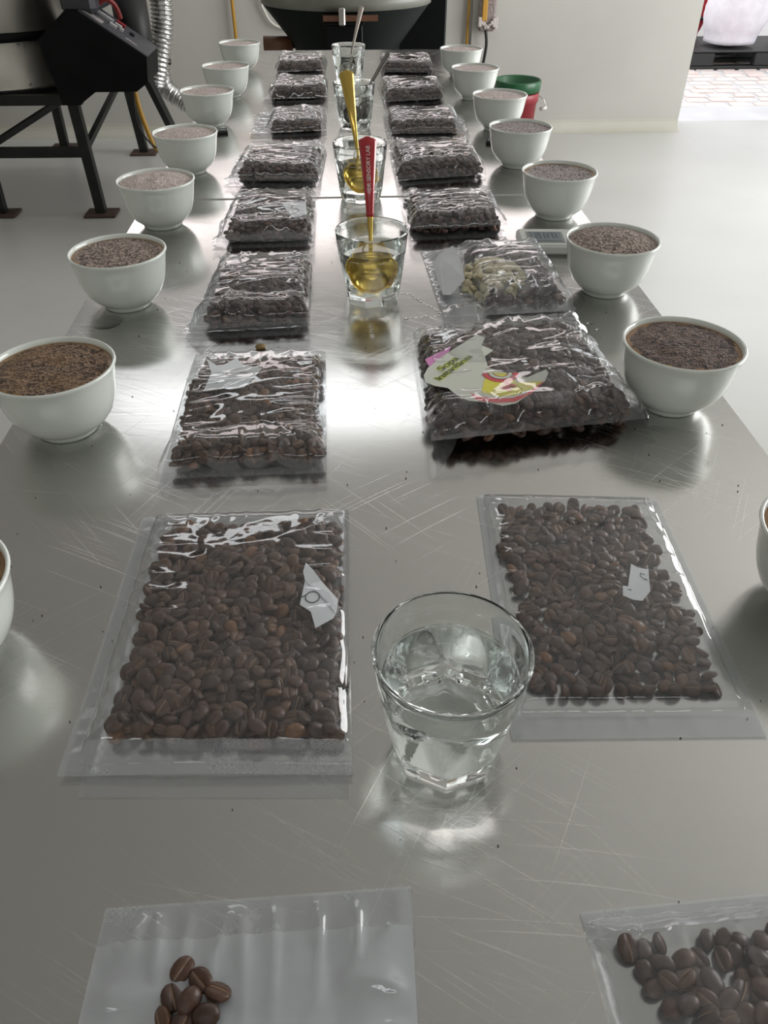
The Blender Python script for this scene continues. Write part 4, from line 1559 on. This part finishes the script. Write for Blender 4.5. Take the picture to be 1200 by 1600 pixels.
# ------------------------------------------------------------------ things along the back wall
o = MB().tube([(-.615, 5.39, .10), (-.615, 5.39, 2.0)], .010, 10).build('gas_pipe', YEL, None, True)
tag(o, 'thin yellow gas pipe on the back wall, left of the cooling bin', 'pipe')
o = MB().tube([(.775, 5.395, .30), (.775, 5.395, 2.0)], .008, 10).build('gas_pipe', YEL, None, True)
tag(o, 'thin yellow gas pipe on the back wall, right of the cooling bin', 'pipe')
o = MB().tube(spline([(-.455, 5.40, 1.2), (-.452, 5.40, .76), (-.43, 5.40, .66), (-.385, 5.40, .60), (-.30, 5.40, .575), (-.22, 5.40, .57)]), .008, 8).build('cable', WHITEC, None, True)
tag(o, 'white cable drooping along the back wall behind the cooling bin', 'cable')
ob = empty('outlet_box', (.875, 5.36, .64), 0, 'wall outlet box wrapped in crumpled plastic beside the yellow tube', 'outlet')
MB().box(-.045, .055, -.035, .024, -.075, .16, .012).build('box', noisy('dirty_pink_plastic', (.20, .15, .14), (.30, .26, .25), 60, .3, .5, 60), ob)
MB().box(-.030, .0, -.05, -.036, -.02, .20, .004).build('yellow_tag', YEL, ob)
mb = MB()
for i in range(9):
    a = i * .8
    mb.box(-.05 + .012 * i, -.03 + .012 * i, -.05 + .004 * math.sin(a), -.032, -.05 + .012 * math.sin(a * 1.7), -.02 + .02 * math.cos(a), .004)
mb.build('plastic_wrap', noisy('pale_wrap', (.45, .40, .38), (.55, .5, .48), 80, .3), ob)
o = MB().tube(spline([(.875, 5.33, .57), (.885, 5.33, .50), (.875, 5.34, .40), (.845, 5.35, .28), (.83, 5.35, .10)]), .009, 8).build('cable', RUBBER, None, True)
tag(o, 'black cable hanging below the wrapped outlet box', 'cable')

# nested buckets
bk = empty('red_bucket', (.985, 4.78, 0), 0, 'dark red plastic bucket on the floor right of the table', 'bucket')
MB().lathe([(.0, .004), (.098, .0), (.115, .30), (.122, .302), (.124, .345), (.118, .350), (.112, .345), (.094, .01), (.0, .008)], 44).build('bucket_body', REDP, bk, True)
MB().tube(spline([(.122, -.02, .33), (.150, -.03, .31), (.165, -.03, .275), (.150, -.03, .255)]), .0025, 6).build('handle', SILVER, bk, True)
MB().tube([(.135, -.03, .262), (.172, -.03, .272)], .009, 10).build('handle_grip', WHITEP, bk, True)
bk2 = empty('green_bucket', (.985, 4.78, .0), 0, 'dark green plastic bucket nested in the red bucket', 'bucket')
MB().lathe([(.0, .06), (.090, .06), (.106, .345), (.112, .352), (.126, .354), (.130, .405), (.124, .410), (.118, .405), (.088, .075), (.0, .07)], 44).build('bucket_body', GREENP, bk2, True)

# ------------------------------------------------------------------ beyond the doorway
pal = empty('pallet', (3.72, 7.95, -.012), 0, 'black plastic pallet under the white sacks beyond the doorway', 'pallet')
MB().box(-.66, .66, -.42, .42, .125, .14, .006).build('deck', RUBBER, pal)
for yy in (-.40, -.02, .36):
    MB().box(-.65, .65, yy - .02, yy + .06, 0, .025, .004).build('runner', RUBBER, pal)
    for xx in (-.62, -.06, .50):
        MB().box(xx - .04, xx + .16, yy - .02, yy + .06, .024, .126, .008).build('block', RUBBER, pal)
SACKM = noisy('woven_white_sack', (.66, .62, .66), (.74, .70, .74), 12, .7, .35, 140)


def sack(x, y, w, dp, h, rz, lab_, lean=0.0, m=SACKM, seed=1, cat='sack', nm='woven_sack'):
    n, k_ = 40, 30
    vs, fs = [], []
    for j in range(k_ + 1):
        t_ = j / k_
        s_ = (1 - abs(2 * t_ - 1) ** 4.0) ** .38 if 0 < t_ < 1 else .0
        s_ = max(.02, s_)
        if t_ < .5:
            s_ = max(s_, .84 * min(1, t_ / .03 + .2))
        for i in range(n):
            a = 2 * PI * i / n
            c, s2 = math.cos(a), math.sin(a)
            ca = math.copysign(abs(c) ** .6, c)
            sa = math.copysign(abs(s2) ** .75, s2)
            nz = noise.noise(Vector((ca * 1.5 + seed, sa * 1.5, t_ * 3))) * .05 + ridge(a * 1.2, t_ * 9 + seed, seed) * .018
            px = (w / 2) * s_ * ca * (1 + nz) * (.93 + .12 * math.sin(t_ * PI))
            py = (dp / 2) * s_ * sa * (1 + nz)
            vs.append((px + lean * t_ * h, py, t_ * h))
    for j in range(k_):
        for i in range(n):
            i2 = (i + 1) % n
            fs.append((j * n + i, j * n + i2, (j + 1) * n + i2, (j + 1) * n + i))
    fs.append(tuple(range(n - 1, -1, -1)))
    fs.append(tuple(k_ * n + i for i in range(n)))
    o = mesh_obj(nm, vs, fs, m)
    o.location = (x, y, .130)
    o.rotation_euler = (0, 0, rz)
    tag(o, lab_, cat)
    return o


sack(3.46, 7.80, .50, .46, .85, .1, 'full white woven sack standing at the left of the pallet', .10)
sack(4.10, 7.84, .46, .44, .80, -.1, 'white woven sack standing further right on the pallet', .03, seed=5)
rc = sack(3.21, 8.24, .30, .26, .46, 0, 'red fabric sack with a black strap behind the white sacks', 0, REDC, 8, 'sack', 'red_sack')
MB().box(-.16, .16, -.165, .14, .16, .185, .01).build('strap', RUBBER, rc)
MB().box(-.13, -.07, -.18, -.16, .15, .20, .006).build('buckle', WHITEP, rc)
MB().lathe([(.0, .40), (.12, .42), (.16, .50), (.10, .62), (.0, .65)], 18).build('black_lining', RUBBER, rc, True)
